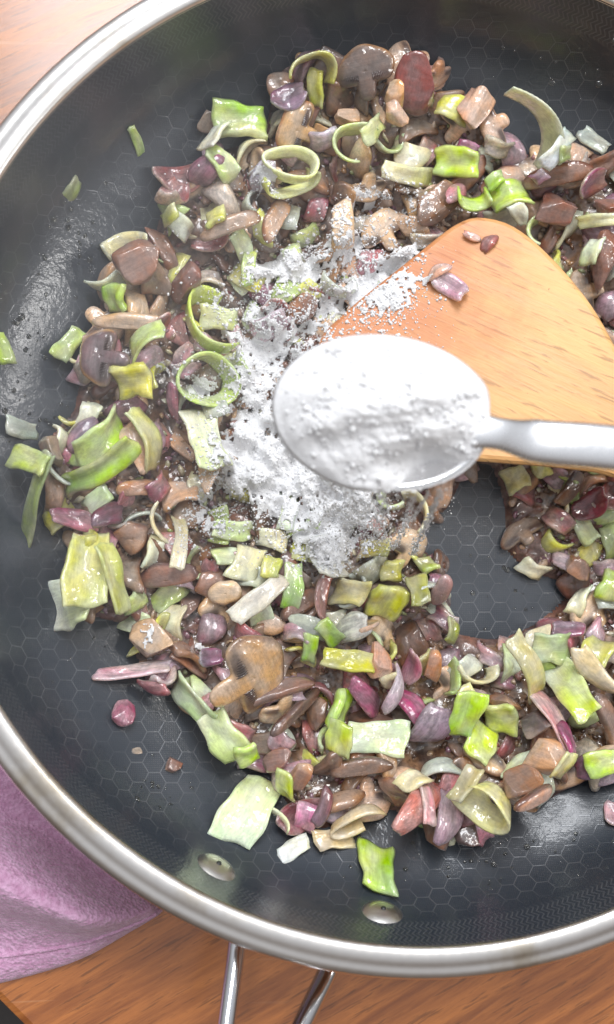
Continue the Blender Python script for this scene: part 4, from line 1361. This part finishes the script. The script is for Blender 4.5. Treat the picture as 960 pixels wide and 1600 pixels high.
    (LK, 'leek_piece', 926, 1022, 60, lambda: strip(64, 44, (184, 186, 80), (170, 170, 90), 1.8, .3, .3), 'yellow green leek leaf near the frame edge', {}),
    (LK, 'leek_strip', 922, 1058, -42, lambda: petal(116, 36, (212, 192, 156), (206, 186, 146), .3, 2.0), 'cream coloured curved leek sliver near the frame edge', {}),
    (LK, 'leek_piece', 736, 1100, -60, lambda: strip(60, 28, (196, 192, 130), (200, 170, 130), 1.8, .4, .2), 'pale arched leek fold above the bright green flap', {}),
    (LK, 'leek_piece', 714, 1112, 80, lambda: strip(82, 46, (140, 196, 36), (160, 196, 50), 2, .2, .3), 'bright green upright leek flap in the near right heap', {}),
    (LK, 'leek_piece', 776, 1118, 5, lambda: strip(54, 56, (186, 192, 100), (170, 186, 90), 3, .2, .3), 'pale green leek block right of the bright green flap', {}),
    (LK, 'leek_piece', 748, 1156, 60, lambda: strip(64, 44, (176, 192, 50), (180, 190, 70), 2.2, .2, .2), 'yellow lime leek tab below the bright green flap', {}),
    (LK, 'leek_piece', 946, 1192, 10, lambda: strip(62, 38, (156, 196, 40), (176, 200, 90), 2.2, .2, .2), 'lime leek piece at the near right frame edge', {}),
    (LK, 'leek_piece', 950, 915, 70, lambda: lblock(52, 36, 28, (180, 192, 40), LIME, .6, .05), 'yellow lime leek chunk at the frame edge behind the bare patch', {}),
    (LK, 'leek_ring', 742, 1240, 80, lambda: arc(36, 40, 5.2, .8, (190, 186, 110), (206, 206, 150), 1.6, .55), 'pale yellow leek funnel at the near edge of the heap', dict(yaw0=90)),
    (LK, 'leek_piece', 722, 1222, 55, lambda: strip(58, 26, (150, 140, 96), (168, 150, 110), 2, .1, .3), 'brownish leek shred lying on the yellow funnel', {}),
    (LK, 'leek_piece', 640, 1212, 30, lambda: strip(48, 34, (206, 196, 150), CREAM, 1.8, .3, .2), 'cream leek flake behind the salmon red curve', {}),
    (LK, 'leek_piece', 848, 728, 10, lambda: strip(46, 36, (170, 176, 80), YPALE, 1.8, .3, .2), 'yellow green leek leaf just below the spoon handle', {}),
    (LK, 'leek_piece', 802, 750, 20, lambda: strip(46, 40, (176, 172, 120), YPALE, 1.8, .3, .2), 'pale leek flake in the shade beside the bare patch', {}),
    (LK, 'leek_piece', 834, 890, -30, lambda: strip(48, 30, (186, 186, 160), CREAM, 1.8, .3, .2), 'pale leek chip at the far corner of the bare patch', {}),
    (LK, 'leek_piece', 880, 1196, 60, lambda: strip(46, 26, (170, 146, 80), YPALE, 1.8, .2, .2), 'dull yellow leek chip right of the smooth light mushroom', {}),
]


def hero(row):
    kind, name, px, py, ang, fn, label, opt = row
    random.seed(int(px * 7 + py * 13))
    V, F, C = fn()
    V = V.copy()
    V[:, :2] -= V[:, :2].mean(0) if name == 'leek_ring' or len(V) < 10 else 0
    tilt = opt.get('tilt', (random.uniform(-.22, .22), random.uniform(-.22, .22)))
    o = place(kind, name, V, F, C, px, py, ang + opt.get('yaw0', 0), label, None, tilt, .0005, opt.get('pct', 91))
    if opt.get('gills'):
        mx = np.abs(V).max(0)
        for gv, gf, gc in gen_gills(mx[0] * 2, mx[1] * 2, 3.2):
            tv = V[: len(V) // 2]
            for q_ in range(len(gv)):
                dd = (tv[:, 0] - gv[q_, 0]) ** 2 + (tv[:, 1] - gv[q_, 1]) ** 2
                near_ = np.argsort(dd)[:4]
                gv[q_, 2] += tv[near_, 2].mean() - 1.32
            g = mesh_obj('gills', gv * .001, gf, M_FOOD['mushroom'], o, cols=gc)
    return o


for row in MUSHROOMS[:-1]: hero(row)
for row in ONIONS: hero(row)
hero(MUSHROOMS[-1])
for row in LEEKS: hero(row)

# juices and soft mince that bind the pieces: a wet film a little below their tops
def blur(A, n):
    for _ in range(n):
        A = (A + np.roll(A, 1, 0) + np.roll(A, -1, 0) + np.roll(A, 1, 1) + np.roll(A, -1, 1)) / 5
    return A


sub = HM[::2, ::2]
mm = mh[::2, ::2].astype(float)
inner_m = np.clip(blur(mm, 8) * 2 - 1, 0, 1)
ground = pan_z(np.hypot(BX, BY))
hh_ = blur(np.clip(sub - ground, 0, .02), 22)
Pj = np.stack([BX.ravel(), BY.ravel()], 1)
jn = (sines(Pj, 900, 81) * .5 + sines(Pj, 2200, 82) * .4).reshape(BX.shape)
fz = ground + (hh_ * .46 + .00055 * jn) * inner_m - .0006 * (1 - inner_m)
okj = inner_m > .02
idj = -np.ones(BX.shape, int)
idj[okj] = np.arange(okj.sum())
Vj = np.stack([BX[okj], BY[okj], fz[okj]], 1)
J, I = np.where(okj[:-1, :-1] & okj[1:, :-1] & okj[:-1, 1:] & okj[1:, 1:])
Fj = np.stack([idj[J, I], idj[J, I + 1], idj[J + 1, I + 1], idj[J + 1, I]], 1)
cj = mixc(lin((92, 68, 54)), lin((146, 116, 92)), np.clip(.5 + .5 * sines(Vj[:, :2], 500, 83), 0, 1))
ju = mesh_obj('pan_juices', Vj, Fj, M_BASE, cols=cj)
tag(ju, 'wet brown juices and soft mince binding the vegetable pieces', kind='stuff')
jf, if_ = np.where(inner_m > .35)
pick = rb.integers(0, len(jf), 3600)
crumbs(BX[jf[pick], if_[pick]], BY[jf[pick], if_[pick]], fz[jf[pick], if_[pick]], .85, 'minced_crumbs', 'tiny wet crumbs of mushroom onion and leek lying in the juices')

# ------------------------------------------------------------------ wooden spatula
def sp_stain(t, tc, c):
    g = t.n('ShaderNodeVectorMath', operation='DISTANCE')
    t.l(tc, g.inputs[0])
    p = on_spatula(575, 440)
    g.inputs[1].default_value = p
    n = t.noise(tc, 90, 4, .6)
    d = t.math('ADD', g.outputs[1] if g.outputs[1].enabled else g.outputs['Value'], t.math('MULTIPLY', t.math('SUBTRACT', n, .5), .06))
    c = t.mix(t.smooth(d, .014, .066, .72, 0), c, lin((188, 108, 68)))
    sp = t.noise(tc, 700, 2, .5)
    c = t.mix(t.smooth(sp, .73, .77, 0, .7), c, lin((120, 66, 36)))
    return c


M_SPAT = mat_wood('spatula_wood', lin((230, 182, 122)), lin((206, 150, 92)), R_(-28), 1.0, .40, scratches=False, stain=sp_stain)


def build_spatula():
    """a real solid: blade outline on the tilted plane, thickness along its normal, rounded edge"""
    pts = [on_spatula(x, y) for x, y in BLADE]
    # smooth the outline
    n = len(pts)
    P = []
    for i in range(n):
        p0, p1, p2, p3 = pts[i - 1], pts[i], pts[(i + 1) % n], pts[(i + 2) % n]
        for f in (0, .33, .66):
            P.append(.5 * ((2 * p1) + (-p0 + p2) * f + (2 * p0 - 5 * p1 + 4 * p2 - p3) * f * f + (-p0 + 3 * p1 - 3 * p2 + p3) * f ** 3))
    n = len(P)
    org = SP_PLANE[0]
    ax = (on_spatula(960, 700) - on_spatula(600, 500)); ax = (ax - spn * ax.dot(spn)).normalized()
    ay = spn.cross(ax).normalized()
    Q = np.array([((p - org).dot(ax), (p - org).dot(ay)) for p in P])
    area2 = sum(Q[i - 1][0] * Q[i][1] - Q[i][0] * Q[i - 1][1] for i in range(n))
    if area2 < 0: Q = Q[::-1]
    tang = np.roll(Q, -1, 0) - np.roll(Q, 1, 0)
    nin = np.stack([-tang[:, 1], tang[:, 0]], 1); nin /= np.linalg.norm(nin, axis=1, keepdims=True)
    T = .0042
    rows = [(0.0016, -T), (.0006, -T + .0005), (0.0, -T + .0014), (0, -.0014), (.0006, -.0005), (.0016, 0)]
    V, F = [], []

    def lift(q, z):
        return org + ax * q[0] + ay * q[1] + spn * z
    for d, z in rows:
        for q in Q + nin * d: V.append(tuple(lift(q, z)))
    for k in range(len(rows) - 1):
        for i in range(n):
            j = (i + 1) % n
            F.append((k * n + i, k * n + j, (k + 1) * n + j, (k + 1) * n + i))
    F.append(tuple(range((len(rows) - 1) * n, len(rows) * n)))
    F.append(tuple(range(n))[::-1])
    return V, F


V, F = build_spatula()
# split into blade and handle parts at the neck is not seen: one solid body
sp = mesh_obj('wooden_spatula', V, F, M_SPAT, smooth=False)
tag(sp, 'broad wooden spatula stained orange at its tip resting in the vegetables', 'spatula')
ALL.append((np.array(V), F))
# let the spatula be part of the ground that bits lie on
gj, gi = np.mgrid[0:NG, 0:NG]
Pg = np.stack([GXX.ravel(), GYY.ravel()], 1)
zpl = SP_PLANE[0].z - ((Pg[:, 0] - SP_PLANE[0].x) * spn.x + (Pg[:, 1] - SP_PLANE[0].y) * spn.y) / spn.z
ppx, ppy = project(np.stack([Pg[:, 0], Pg[:, 1], zpl], 1))
inb = inpoly(ppx, ppy, BLADE)
hm = HM.ravel().copy()
hm[inb] = np.maximum(zpl[inb], 0)
HM = hm.reshape(HM.shape)
for row in [
    (ON, 'onion_piece', 706, 450, -38, lambda: petal(56, 36, (206, 170, 176), (176, 120, 140), .45, 2.2), 'pale lilac onion curl lying on the wooden spatula', dict(pct=97)),
    (ON, 'onion_piece', 684, 422, 20, lambda: petal(40, 24, (206, 160, 130), LILAC, .3, 1.2), 'thin translucent onion flake on the spatula above the lilac curl', dict(pct=97)),
    (ON, 'onion_piece', 762, 380, 50, lambda: petal(34, 20, (150, 84, 70), (122, 66, 66), .3, 1.3), 'small brownish onion bit near the spatula tip corner', dict(pct=97)),
    (ON, 'onion_piece', 735, 372, -25, lambda: petal(30, 12, (212, 170, 140), (196, 140, 120), .2, 1.0), 'thin glossy onion thread near the spatula tip corner', dict(pct=97)),
]: hero(row)

# ------------------------------------------------------------------ spoon with flour
SPZ = .104
sc_ = at(602, 650, SPZ)
ex = (at(770, 676, SPZ + .003) - sc_).normalized()
spoon = empty('spoon', sc_)
tag(spoon, 'steel tablespoon heaped with flour held above the vegetables', 'spoon')
nrm = Vector((-.12, -.20, 1)).normalized()
ex = (ex - nrm * ex.dot(nrm)).normalized()
ey = nrm.cross(ex)
A_L, A_W, A_D = .0245, .0182, .0085


def spw(x, y, z): return ex * x + ey * y + nrm * z


def bowl_r(th):      # slightly pointed at the tip (-x), towards the handle (+x)
    return 1.0 + .03 * math.cos(2 * th)


nR, nT = 16, 64
V, F = [], []
thick = .0009
for sh in (0, 1):
    for k in range(nR + 1):
        q = k / nR
        for i in range(nT):
            th = 2 * math.pi * i / nT
            rr2 = q * bowl_r(th)
            z = -A_D * (1 - q ** 2.3) - (thick if sh else 0)
            s = 1 + (.015 if sh and k == nR else 0)
            V.append(spw(A_L * .955 * rr2 * math.cos(th) * s, A_W * .955 * rr2 * math.sin(th) * s, z))
n1_ = (nR + 1) * nT
for sh in (0, 1):
    for k in range(nR):
        for i in range(nT):
            j = (i + 1) % nT
            a, b, c, d = [sh * n1_ + v for v in (k * nT + i, k * nT + j, (k + 1) * nT + j, (k + 1) * nT + i)]
            F.append((a, b, c, d) if sh else (d, c, b, a)) if False else F.append((a, d, c, b) if sh else (a, d, c, b)[::-1])
for i in range(nT):
    j = (i + 1) % nT
    F.append((nR * nT + i, nR * nT + j, n1_ + nR * nT + j, n1_ + nR * nT + i))
mesh_obj('bowl', [tuple(v) for v in V], F, M_SPOON, spoon)
hp = [spw(A_L * .90, 0, -.0006), spw(A_L * 1.12, 0, .0016)]
for (px, py, z) in ((850, 690, SPZ + .009), (965, 700, SPZ + .012), (1200, 730, SPZ + .014), (1500, 780, SPZ + .012)):
    hp.append(at(px, py, z) - sc_)
path = bez(hp, 40)
rad = [.0052 - .0012 * math.sin(min(1, i / 14) * math.pi) + .0006 * min(1, i / 30) for i in range(40)]
V, F = tube(path, [r * .92 for r in rad], 24, .42)
mesh_obj('handle', V, F, M_SPOON, spoon)


def heap_z(x, y):
    """flour surface inside the spoon, x,y in -1..1"""
    r2 = min(.999, x * x + y * y)
    z = .0068 * (1 - r2) ** .8 if r2 < 1 else 0
    # soft folds running from lower left to upper right
    d = (-x * .62 + y * .78)
    z += .0013 * math.sin(d * 6.0 + .6 + 1.1 * math.sin(x * 2.0)) * (1 - r2) ** .5
    z += .0005 * math.sin(d * 15 + 2.0 * x) * (1 - r2) ** .5
    # hollow at the lower right where the steel shows
    g = math.exp(-(((x - .52) / .34) ** 2 + ((y + .66) / .30) ** 2))
    z -= .0105 * g
    return z


def edge_cover(th):
    """1 where the flour laps over the spoon's edge, 0 by the bare steel and the handle"""
    d = abs((th - 5.45 + math.pi) % (2 * math.pi) - math.pi)
    e = abs((th + math.pi) % (2 * math.pi) - math.pi)
    return min(1, max(0, (d - .55) / .4)) * min(1, max(0, (e - .25) / .3))


V, F = [], []
K = 40
for k in range(K + 1):
    q = k / K
    for i in range(96):
        th = 2 * math.pi * i / 96
        rr2 = q * bowl_r(th) * (.985 + .075 * edge_cover(th) * q ** 6)
        x, y = rr2 * math.cos(th), rr2 * math.sin(th)
        z = heap_z(x * .985, y * .985) + .0009 * edge_cover(th) * q ** 4 if q < 1 else 0
        zb = -A_D * (1 - q ** 2.3)
        p2 = np.array([[x * 10, y * 10]])
        z += float(sines(p2, 1.2, 41)[0] * .00030 + sines(p2, 3.5, 42)[0] * .00016 + sines(p2, 9.0, 43)[0] * .00008) * min(1, (1 - q) * 6)
        V.append(spw(A_L * x, A_W * y, max(z, zb - .0003) if q > .0 else z))
for k in range(K):
    for i in range(96):
        j = (i + 1) % 96
        F.append((k * 96 + i, (k + 1) * 96 + i, (k + 1) * 96 + j, k * 96 + j))
nb = len(V)
for k in range(K + 1):
    q = k / K
    for i in range(96):
        th = 2 * math.pi * i / 96
        rr2 = q * bowl_r(th) * .985
        V.append(spw(A_L * rr2 * math.cos(th), A_W * rr2 * math.sin(th), -A_D * (1 - q ** 2.3) - .0004))
for k in range(K):
    for i in range(96):
        j = (i + 1) % 96
        F.append((nb + k * 96 + i, nb + k * 96 + j, nb + (k + 1) * 96 + j, nb + (k + 1) * 96 + i))
for i in range(96):
    j = (i + 1) % 96
    F.append((K * 96 + i, nb + K * 96 + i, nb + K * 96 + j, K * 96 + j))
fl = mesh_obj('spoonful_of_flour', [tuple(v + sc_) for v in V], F, M_FLOUR)
tag(fl, 'smooth white mound of flour heaped in the spoon', 'flour')

# crumbs of flour on the heap
rq = np.random.default_rng(9)
gc, gr = [], []
for _ in range(1500):
    q_, th_2 = math.sqrt(rq.random()) * .99, rq.uniform(0, 2 * math.pi)
    x, y = q_ * math.cos(th_2), q_ * math.sin(th_2)
    r_ = min(.00012 + rq.exponential(.00016), .0008)
    v = spw(A_L * x, A_W * y, max(heap_z(x, y) + .0006 * edge_cover(th_2) * q_ ** 4, -A_D * (1 - q_ ** 2.3)) + r_ * .1) + sc_
    gc.append(tuple(v)); gr.append(r_)
gc, gr = np.array(gc), np.array(gr)
jit_ = 1 + .3 * rq.normal(size=(len(gc), 12, 1)).clip(-1.5, 1.5)
gv_ = (ICO_V[None] * gr[:, None, None] * jit_ + gc[:, None, :]).reshape(-1, 3)
gf_ = (ICO_F[None] + (np.arange(len(gc)) * 12)[:, None, None]).reshape(-1, 3)
go_ = mesh_obj('flour_crumbs', gv_, gf_, M_FLOUR, fl)
go_['kind'] = 'stuff'

# ------------------------------------------------------------------ flour on the food
VV, FF, off_ = [], [], 0
for v, f in ALL:
    VV.append(v)
    FF += [tuple(i + off_ for i in q) for q in f]
    off_ += len(v)
BV = BVHTree.FromPolygons(np.concatenate(VV).tolist(), FF)
bp = [tuple(v) for v in Vb]
BV2 = BVHTree.FromPolygons(bp, [tuple(int(i) for i in f) for f in Fb])


def topz(x, y, o=.085):
    best = None
    for b in (BV, BV2):
        loc, nn_, idx_, dd_ = b.ray_cast(Vector((x, y, o)), Vector((0, 0, -1)))
        if loc is not None and (best is None or loc.z > best): best = loc.z
    if best is None: best = float(pan_z(math.hypot(x, y)))
    return best


# (px, py, rx, ry, rotation, amount, thickness mm)
PATCH = [(412, 718, 76, 66, 10, 1.25, 3.2), (455, 412, 66, 26, 8, 1.1, 1.3), (585, 452, 62, 50, -20, .95, 1.0), (620, 402, 40, 22, 20, .9, 1.0), (575, 318, 46, 26, 20, .50, .8),
         (540, 380, 50, 36, 0, .62, .8), (415, 540, 58, 58, 0, .82, 1.3), (400, 590, 50, 40, 0, .80, 1.2), (420, 480, 40, 30, 0, .6, 1.0), (500, 590, 60, 50, 0, .95, 1.5), (395, 640, 42, 34, 0, .85, 1.5),
         (510, 838, 58, 46, -20, 1.1, 1.8), (330, 800, 34, 40, 0, .62, .8), (455, 785, 66, 40, 0, .85, 1.2), (500, 720, 80, 70, 0, 1.2, 3.0), (412, 288, 22, 26, 0, .75, .7), (350, 470, 26, 22, 0, .55, .6),
         (314, 604, 22, 18, 0, .9, .9), (540, 785, 60, 46, 0, 1.15, 2.4), (232, 992, 14, 16, 0, .9, .8), (312, 1012, 13, 10, 0, .9, .7), (470, 520, 60, 50, 0, .6, .9), (640, 330, 30, 30, 0, .35, .5), (262, 574, 26, 10, 0, .6, .5),
         (520, 470, 50, 40, 0, .6, .9), (300, 840, 26, 24, 0, .4, .5)]


def coverage(px, py):
    cov = np.zeros(px.shape); th_ = np.zeros(px.shape)
    for (cx, cy, rx, ry, rot, amt, tk) in PATCH:
        a = R_(rot)
        dx, dy = px - cx, -(py - cy)
        u = (dx * math.cos(a) + dy * math.sin(a)) / rx; v = (-dx * math.sin(a) + dy * math.cos(a)) / ry
        g = np.exp(-(u * u + v * v) ** 1.3 * .9) * amt
        cov = np.maximum(cov, g)
        th_ = np.maximum(th_, g * tk)
    return cov, th_


step = .00042
x0, x1 = at(225, 700, .01).x, at(700, 700, .01).x
y0, y1 = at(480, 1040, .01).y, at(480, 250, .01).y
xs = np.arange(x0, x1, step); ys = np.arange(y0, y1, step)
XX, YY = np.meshgrid(xs, ys)
pxx, pyy = project(np.stack([XX.ravel(), YY.ravel(), np.full(XX.size, .014)], 1))
cov, thk = coverage(pxx, pyy)
P2 = np.stack([XX.ravel(), YY.ravel()], 1)
nz = sines(P2, 700, 51) * .5 + sines(P2, 1500, 52) * .45 + sines(P2, 3400, 53) * .36 + sines(P2, 7000, 54) * .10
val = cov + .36 * nz
sel = (val > .42) & (cov > .12)
ZZ = np.full(XX.size, -1.0)
near = (val > .26) & (cov > .08)
for k in np.where(near)[0]:
    ZZ[k] = topz(XX.ravel()[k], YY.ravel()[k])
# a powder bridges narrow gaps: smooth the ground upward
G = ZZ.reshape(XX.shape)
Gm = np.where(G > -.5, G, np.nan)
pad = np.pad(Gm, 3, constant_values=np.nan)
st = np.stack([pad[3 + a:3 + a + G.shape[0], 3 + b:3 + b + G.shape[1]] for a in range(-3, 4) for b in range(-3, 4)])
with np.errstate(all='ignore'):
    import warnings
    warnings.simplefilter('ignore')
    mean = np.nanmean(st, 0)
bridge = np.where(np.isnan(mean), G, np.maximum(G, mean * .75 + G * .25))
exc = np.clip((val - .42) / .5, 0, 1).reshape(G.shape)
tk = thk.reshape(G.shape)
lum = (sines(P2, 1500, 61) * .6 + sines(P2, 4200, 62) * .5).reshape(G.shape)
top = bridge + .0002 + exc ** .6 * (tk * .001) * (1 + .30 * lum) + .00012 * lum
_v = (G > -.5).astype(float)
for _ in range(2):
    _n = np.zeros_like(top); _w = np.zeros_like(top)
    for a in (-1, 0, 1):
        for b in (-1, 0, 1):
            _n += np.roll(np.roll(top * _v, a, 0), b, 1); _w += np.roll(np.roll(_v, a, 0), b, 1)
    top = np.where(_w > 0, _n / np.maximum(_w, 1), top)
top = top + .00026 * (sines(P2, 5600, 71) * .5 + sines(P2, 3400, 73) * .5 + sines(P2, 1900, 72) * .7).reshape(G.shape)
selg = sel.reshape(G.shape) & (G > -.5)
q = selg[:-1, :-1] & selg[1:, :-1] & selg[:-1, 1:] & selg[1:, 1:]
# no sheets over cliffs
dzm = np.max([np.abs(top[:-1, :-1] - top[1:, 1:]), np.abs(top[1:, :-1] - top[:-1, 1:])], 0)
q &= dzm < .0060
use = np.zeros(G.shape, bool)
for a in (0, 1):
    for b in (0, 1):
        use[a:G.shape[0] - 1 + a, b:G.shape[1] - 1 + b] |= q
idt = -np.ones(G.shape, int)
idt[use] = np.arange(use.sum())
nu_ = use.sum()
Vt = np.stack([XX[use], YY[use], top[use]], 1)
Vl = np.stack([XX[use], YY[use], top[use] - .0006], 1)
J, I = np.where(q)
a, b, c, d = idt[J, I], idt[J, I + 1], idt[J + 1, I + 1], idt[J + 1, I]
Ft = np.stack([a, b, c, d], 1)
Fl = np.stack([d, c, b, a], 1) + nu_
sides = []
qp = np.pad(q, 1)
for (dj, di, e0, e1_) in ((-1, 0, (0, 0), (0, 1)), (0, 1, (0, 1), (1, 1)), (1, 0, (1, 1), (1, 0)), (0, -1, (1, 0), (0, 0))):
    edge = q & ~qp[1 + dj:1 + dj + q.shape[0], 1 + di:1 + di + q.shape[1]]
    J2, I2 = np.where(edge)
    p0 = idt[J2 + e0[0], I2 + e0[1]]; p1 = idt[J2 + e1_[0], I2 + e1_[1]]
    sides.append(np.stack([p1, p0, p0 + nu_, p1 + nu_], 1))
Fa = np.concatenate([Ft, Fl] + sides)
flo = mesh_obj('flour', np.concatenate([Vt, Vl]), Fa, M_FLOUR)
tag(flo, 'white flour lying in patches and one mound on the vegetables', kind='stuff')
print('flour faces', len(Fa))

# loose grains
ICO_V = np.array([(0, 0, 1), (.894, 0, .447), (.276, .851, .447), (-.724, .526, .447), (-.724, -.526, .447), (.276, -.851, .447), (.724, .526, -.447), (-.276, .851, -.447), (-.894, 0, -.447),
                  (-.276, -.851, -.447), (.724, -.526, -.447), (0, 0, -1)])
ICO_F = np.array([(0, 1, 2), (0, 2, 3), (0, 3, 4), (0, 4, 5), (0, 5, 1), (1, 6, 2), (2, 7, 3), (3, 8, 4), (4, 9, 5), (5, 10, 1), (6, 7, 2), (7, 8, 3), (8, 9, 4), (9, 10, 5), (10, 6, 1), (11, 7, 6), (11, 8, 7),
                  (11, 9, 8), (11, 10, 9), (11, 6, 10)])


def grains(name, C, Rr, mat, label, stretch=None):
    n = len(C)
    jit = 1 + .33 * rng.normal(size=(n, 12, 1)).clip(-1.5, 1.5)
    V = ICO_V[None] * Rr[:, None, None] * jit
    if stretch is not None:
        d, amt = stretch
        dp = (V * d[:, None, :]).sum(2, keepdims=True)
        V = V + d[:, None, :] * dp * amt[:, None, None]
    V = (V + C[:, None, :]).reshape(-1, 3)
    F = (ICO_F[None] + (np.arange(n) * 12)[:, None, None]).reshape(-1, 3)
    o = mesh_obj(name, V, F, mat, smooth=True)
    tag(o, label, kind='stuff')
    return o


C, Rr = [], []
rs = np.random.default_rng(77)
while len(C) < 13000:
    px, py = rs.uniform(240, 720, 400), rs.uniform(250, 900, 400)
    cv, _ = coverage(px, py)
    cv = cv + .10 * np.exp(-(((px - 470) / 170) ** 2 + ((py - 580) / 260) ** 2))
    keep = rs.random(400) < cv * .9
    for a, b in zip(px[keep], py[keep]):
        w = at(a, b, .014)
        z = topz(w.x, w.y)
        w = at(a, b, z)
        z = topz(w.x, w.y)
        c0 = float(coverage(np.array([a]), np.array([b]))[0][0])
        r = min(.00011 + rs.exponential(.00013), .00060)
        ia, ja = int(round((w.x - x0) / step)), int(round((w.y - y0) / step))
        if 0 <= ia < use.shape[1] and 0 <= ja < use.shape[0] and use[ja, ia]:
            if rs.random() < .45: continue
            z = max(z, float(top[ja, ia])) - r * .3
        C.append((w.x, w.y, z + r * .25)); Rr.append(r)
grains('flour_grains', np.array(C), np.array(Rr), M_FLOUR, 'loose flour grains and crumbs sprinkled over the vegetables')

# falling flour between the spoon lip and the heap
C, Rr, D, A2 = [], [], [], []
STREAM = [((690, 765), (645, 866), 2.6, 420), ((672, 768), (612, 860), 2.4, 200), ((600, 768), (585, 850), 9, 500), ((650, 770), (628, 835), 2.5, 160), ((560, 762), (560, 835), 14, 300), ((530, 750), (525, 820), 16, 350), ((500, 735), (505, 815), 14, 160),
          ((640, 768), (615, 850), 8, 70), ((708, 752), (700, 800), 3, 14)]
for (a, b, spr, n) in STREAM:
    za, zb = SPZ - .004, .016
    pa, pb = at(*a, za), at(*b, zb)
    dr = (pb - pa).normalized()
    for k in range(n):
        f = rs.random() ** .8
        p = pa.lerp(pb, f)
        s = spr * .00016 * (1 + f * .8)
        p = p + Vector((rs.normal() * s, rs.normal() * s * .5, 0))
        C.append(tuple(p)); Rr.append(min(.00009 + rs.exponential(.00008), .0003)); D.append(tuple(dr)); A2.append(rs.uniform(1.5, 9))
grains('falling_flour', np.array(C), np.array(Rr), M_FLOUR, 'flour pouring from the spoon lip onto the vegetables', (np.array(D), np.array(A2)))

# ------------------------------------------------------------------ oil drops and crumbs on the pan
t_ = NT('cooking_oil')
t_.set(Base_Color=(.95, .93, .85), Roughness=.03, Transmission_Weight=1.0, IOR=1.45)
M_OIL = t_.m
V, F = [], []
o_ = 0
dome, domf, _ = revolve([(0, .42), (.5, .36), (.85, .18), (1, -.02)], 9)
r = np.random.default_rng(5)
zones = [((60, 560), 90, 150, 90), ((140, 380), 80, 60, 36), ((240, 1240), 60, 40, 30), ((740, 1340), 200, 40, 40), ((330, 300), 60, 60, 16), ((850, 120), 120, 60, 18), ((760, 930), 60, 50, 16), ((120, 1060), 60, 60, 14), ((620, 60), 160, 30, 8)]
for (cx, cy), sx_, sy_, n in zones:
    for k in range(n):
        px, py = cx + r.normal() * sx_ * .6, cy + r.normal() * sy_ * .6
        p = at(px, py, 0)
        for _ in range(3): p = at(px, py, float(pan_z(math.hypot(p.x, p.y))))
        if math.hypot(p.x, p.y) > .134: continue
        j, i = cell_of(np.array([p.x]), np.array([p.y]))
        if HM[j[0], i[0]] > pan_z(math.hypot(p.x, p.y)) + .001: continue
        rad_ = min(.0003 + r.exponential(.0003), .0013)
        rr3 = math.hypot(p.x, p.y)
        gsl = (pan_z(rr3 + .001) - pan_z(rr3 - .001)) / .002
        nv_ = Vector((-p.x / rr3 * gsl, -p.y / rr3 * gsl, 1)).normalized()
        Mq = nv_.to_track_quat('Z', 'Y').to_matrix()
        for v in dome: V.append(tuple(Mq @ (Vector(v) * rad_) + p))
        F += [tuple(a + o_ for a in f) for f in domf]
        o_ += len(dome)
oil = mesh_obj('oil_droplets', V, F, M_OIL)
tag(oil, 'tiny clear oil droplets spattered on the dark pan', kind='stuff')
print('objects', len(S.objects))

# ------------------------------------------------------------------ steam
def steam(name, c, rad, dens, seed, label):
    m = bpy.data.materials.new(name + '_vapour')
    m.use_nodes = True
    nt = m.node_tree
    nt.nodes.clear()
    out = nt.nodes.new('ShaderNodeOutputMaterial')
    v = nt.nodes.new('ShaderNodeVolumePrincipled')
    v.inputs['Color'].default_value = (.95, .97, 1, 1)
    v.inputs['Anisotropy'].default_value = .2
    tc = nt.nodes.new('ShaderNodeTexCoord')
    ln = nt.nodes.new('ShaderNodeVectorMath'); ln.operation = 'LENGTH'
    nt.links.new(tc.outputs['Object'], ln.inputs[0])
    mr = nt.nodes.new('ShaderNodeMapRange'); mr.interpolation_type = 'SMOOTHSTEP'
    nt.links.new(ln.outputs['Value'], mr.inputs[0])
    for i, x in enumerate((.15, .97, 1.0, 0.0)): mr.inputs[i + 1].default_value = x
    ns = nt.nodes.new('ShaderNodeTexNoise')
    ns.inputs['Scale'].default_value = 1.6
    ns.inputs['Detail'].default_value = 2
    ns.inputs['Distortion'].default_value = .8
    mp = nt.nodes.new('ShaderNodeMapping'); mp.inputs['Location'].default_value = (seed, seed * .7, 0)
    nt.links.new(tc.outputs['Object'], mp.inputs[0]); nt.links.new(mp.outputs[0], ns.inputs['Vector'])
    m2 = nt.nodes.new('ShaderNodeMapRange')
    nt.links.new(ns.outputs[0], m2.inputs[0])
    for i, x in enumerate((.35, .68, .15, 1.0)): m2.inputs[i + 1].default_value = x
    mu = nt.nodes.new('ShaderNodeMath'); mu.operation = 'MULTIPLY'
    nt.links.new(mr.outputs[0], mu.inputs[0]); nt.links.new(m2.outputs[0], mu.inputs[1])
    mu2 = nt.nodes.new('ShaderNodeMath'); mu2.operation = 'MULTIPLY'; mu2.inputs[1].default_value = dens
    nt.links.new(mu.outputs[0], mu2.inputs[0])
    nt.links.new(mu2.outputs[0], v.inputs['Density'])
    nt.links.new(v.outputs[0], out.inputs['Volume'])
    V0, F0 = cube_sphere(8)
    Vn = V0 / np.linalg.norm(V0, axis=1, keepdims=True)
    o = mesh_obj(name, Vn, F0, m)
    o.location = c
    o.scale = rad
    tag(o, label, kind='stuff')
    return o


steam('steam', (-.110, .040, .105), (.165, .175, .085), 2.7, 1.3, 'thin steam drifting over the left side of the pan')
S.cycles.volume_max_steps = 64
print('done', len(S.objects))
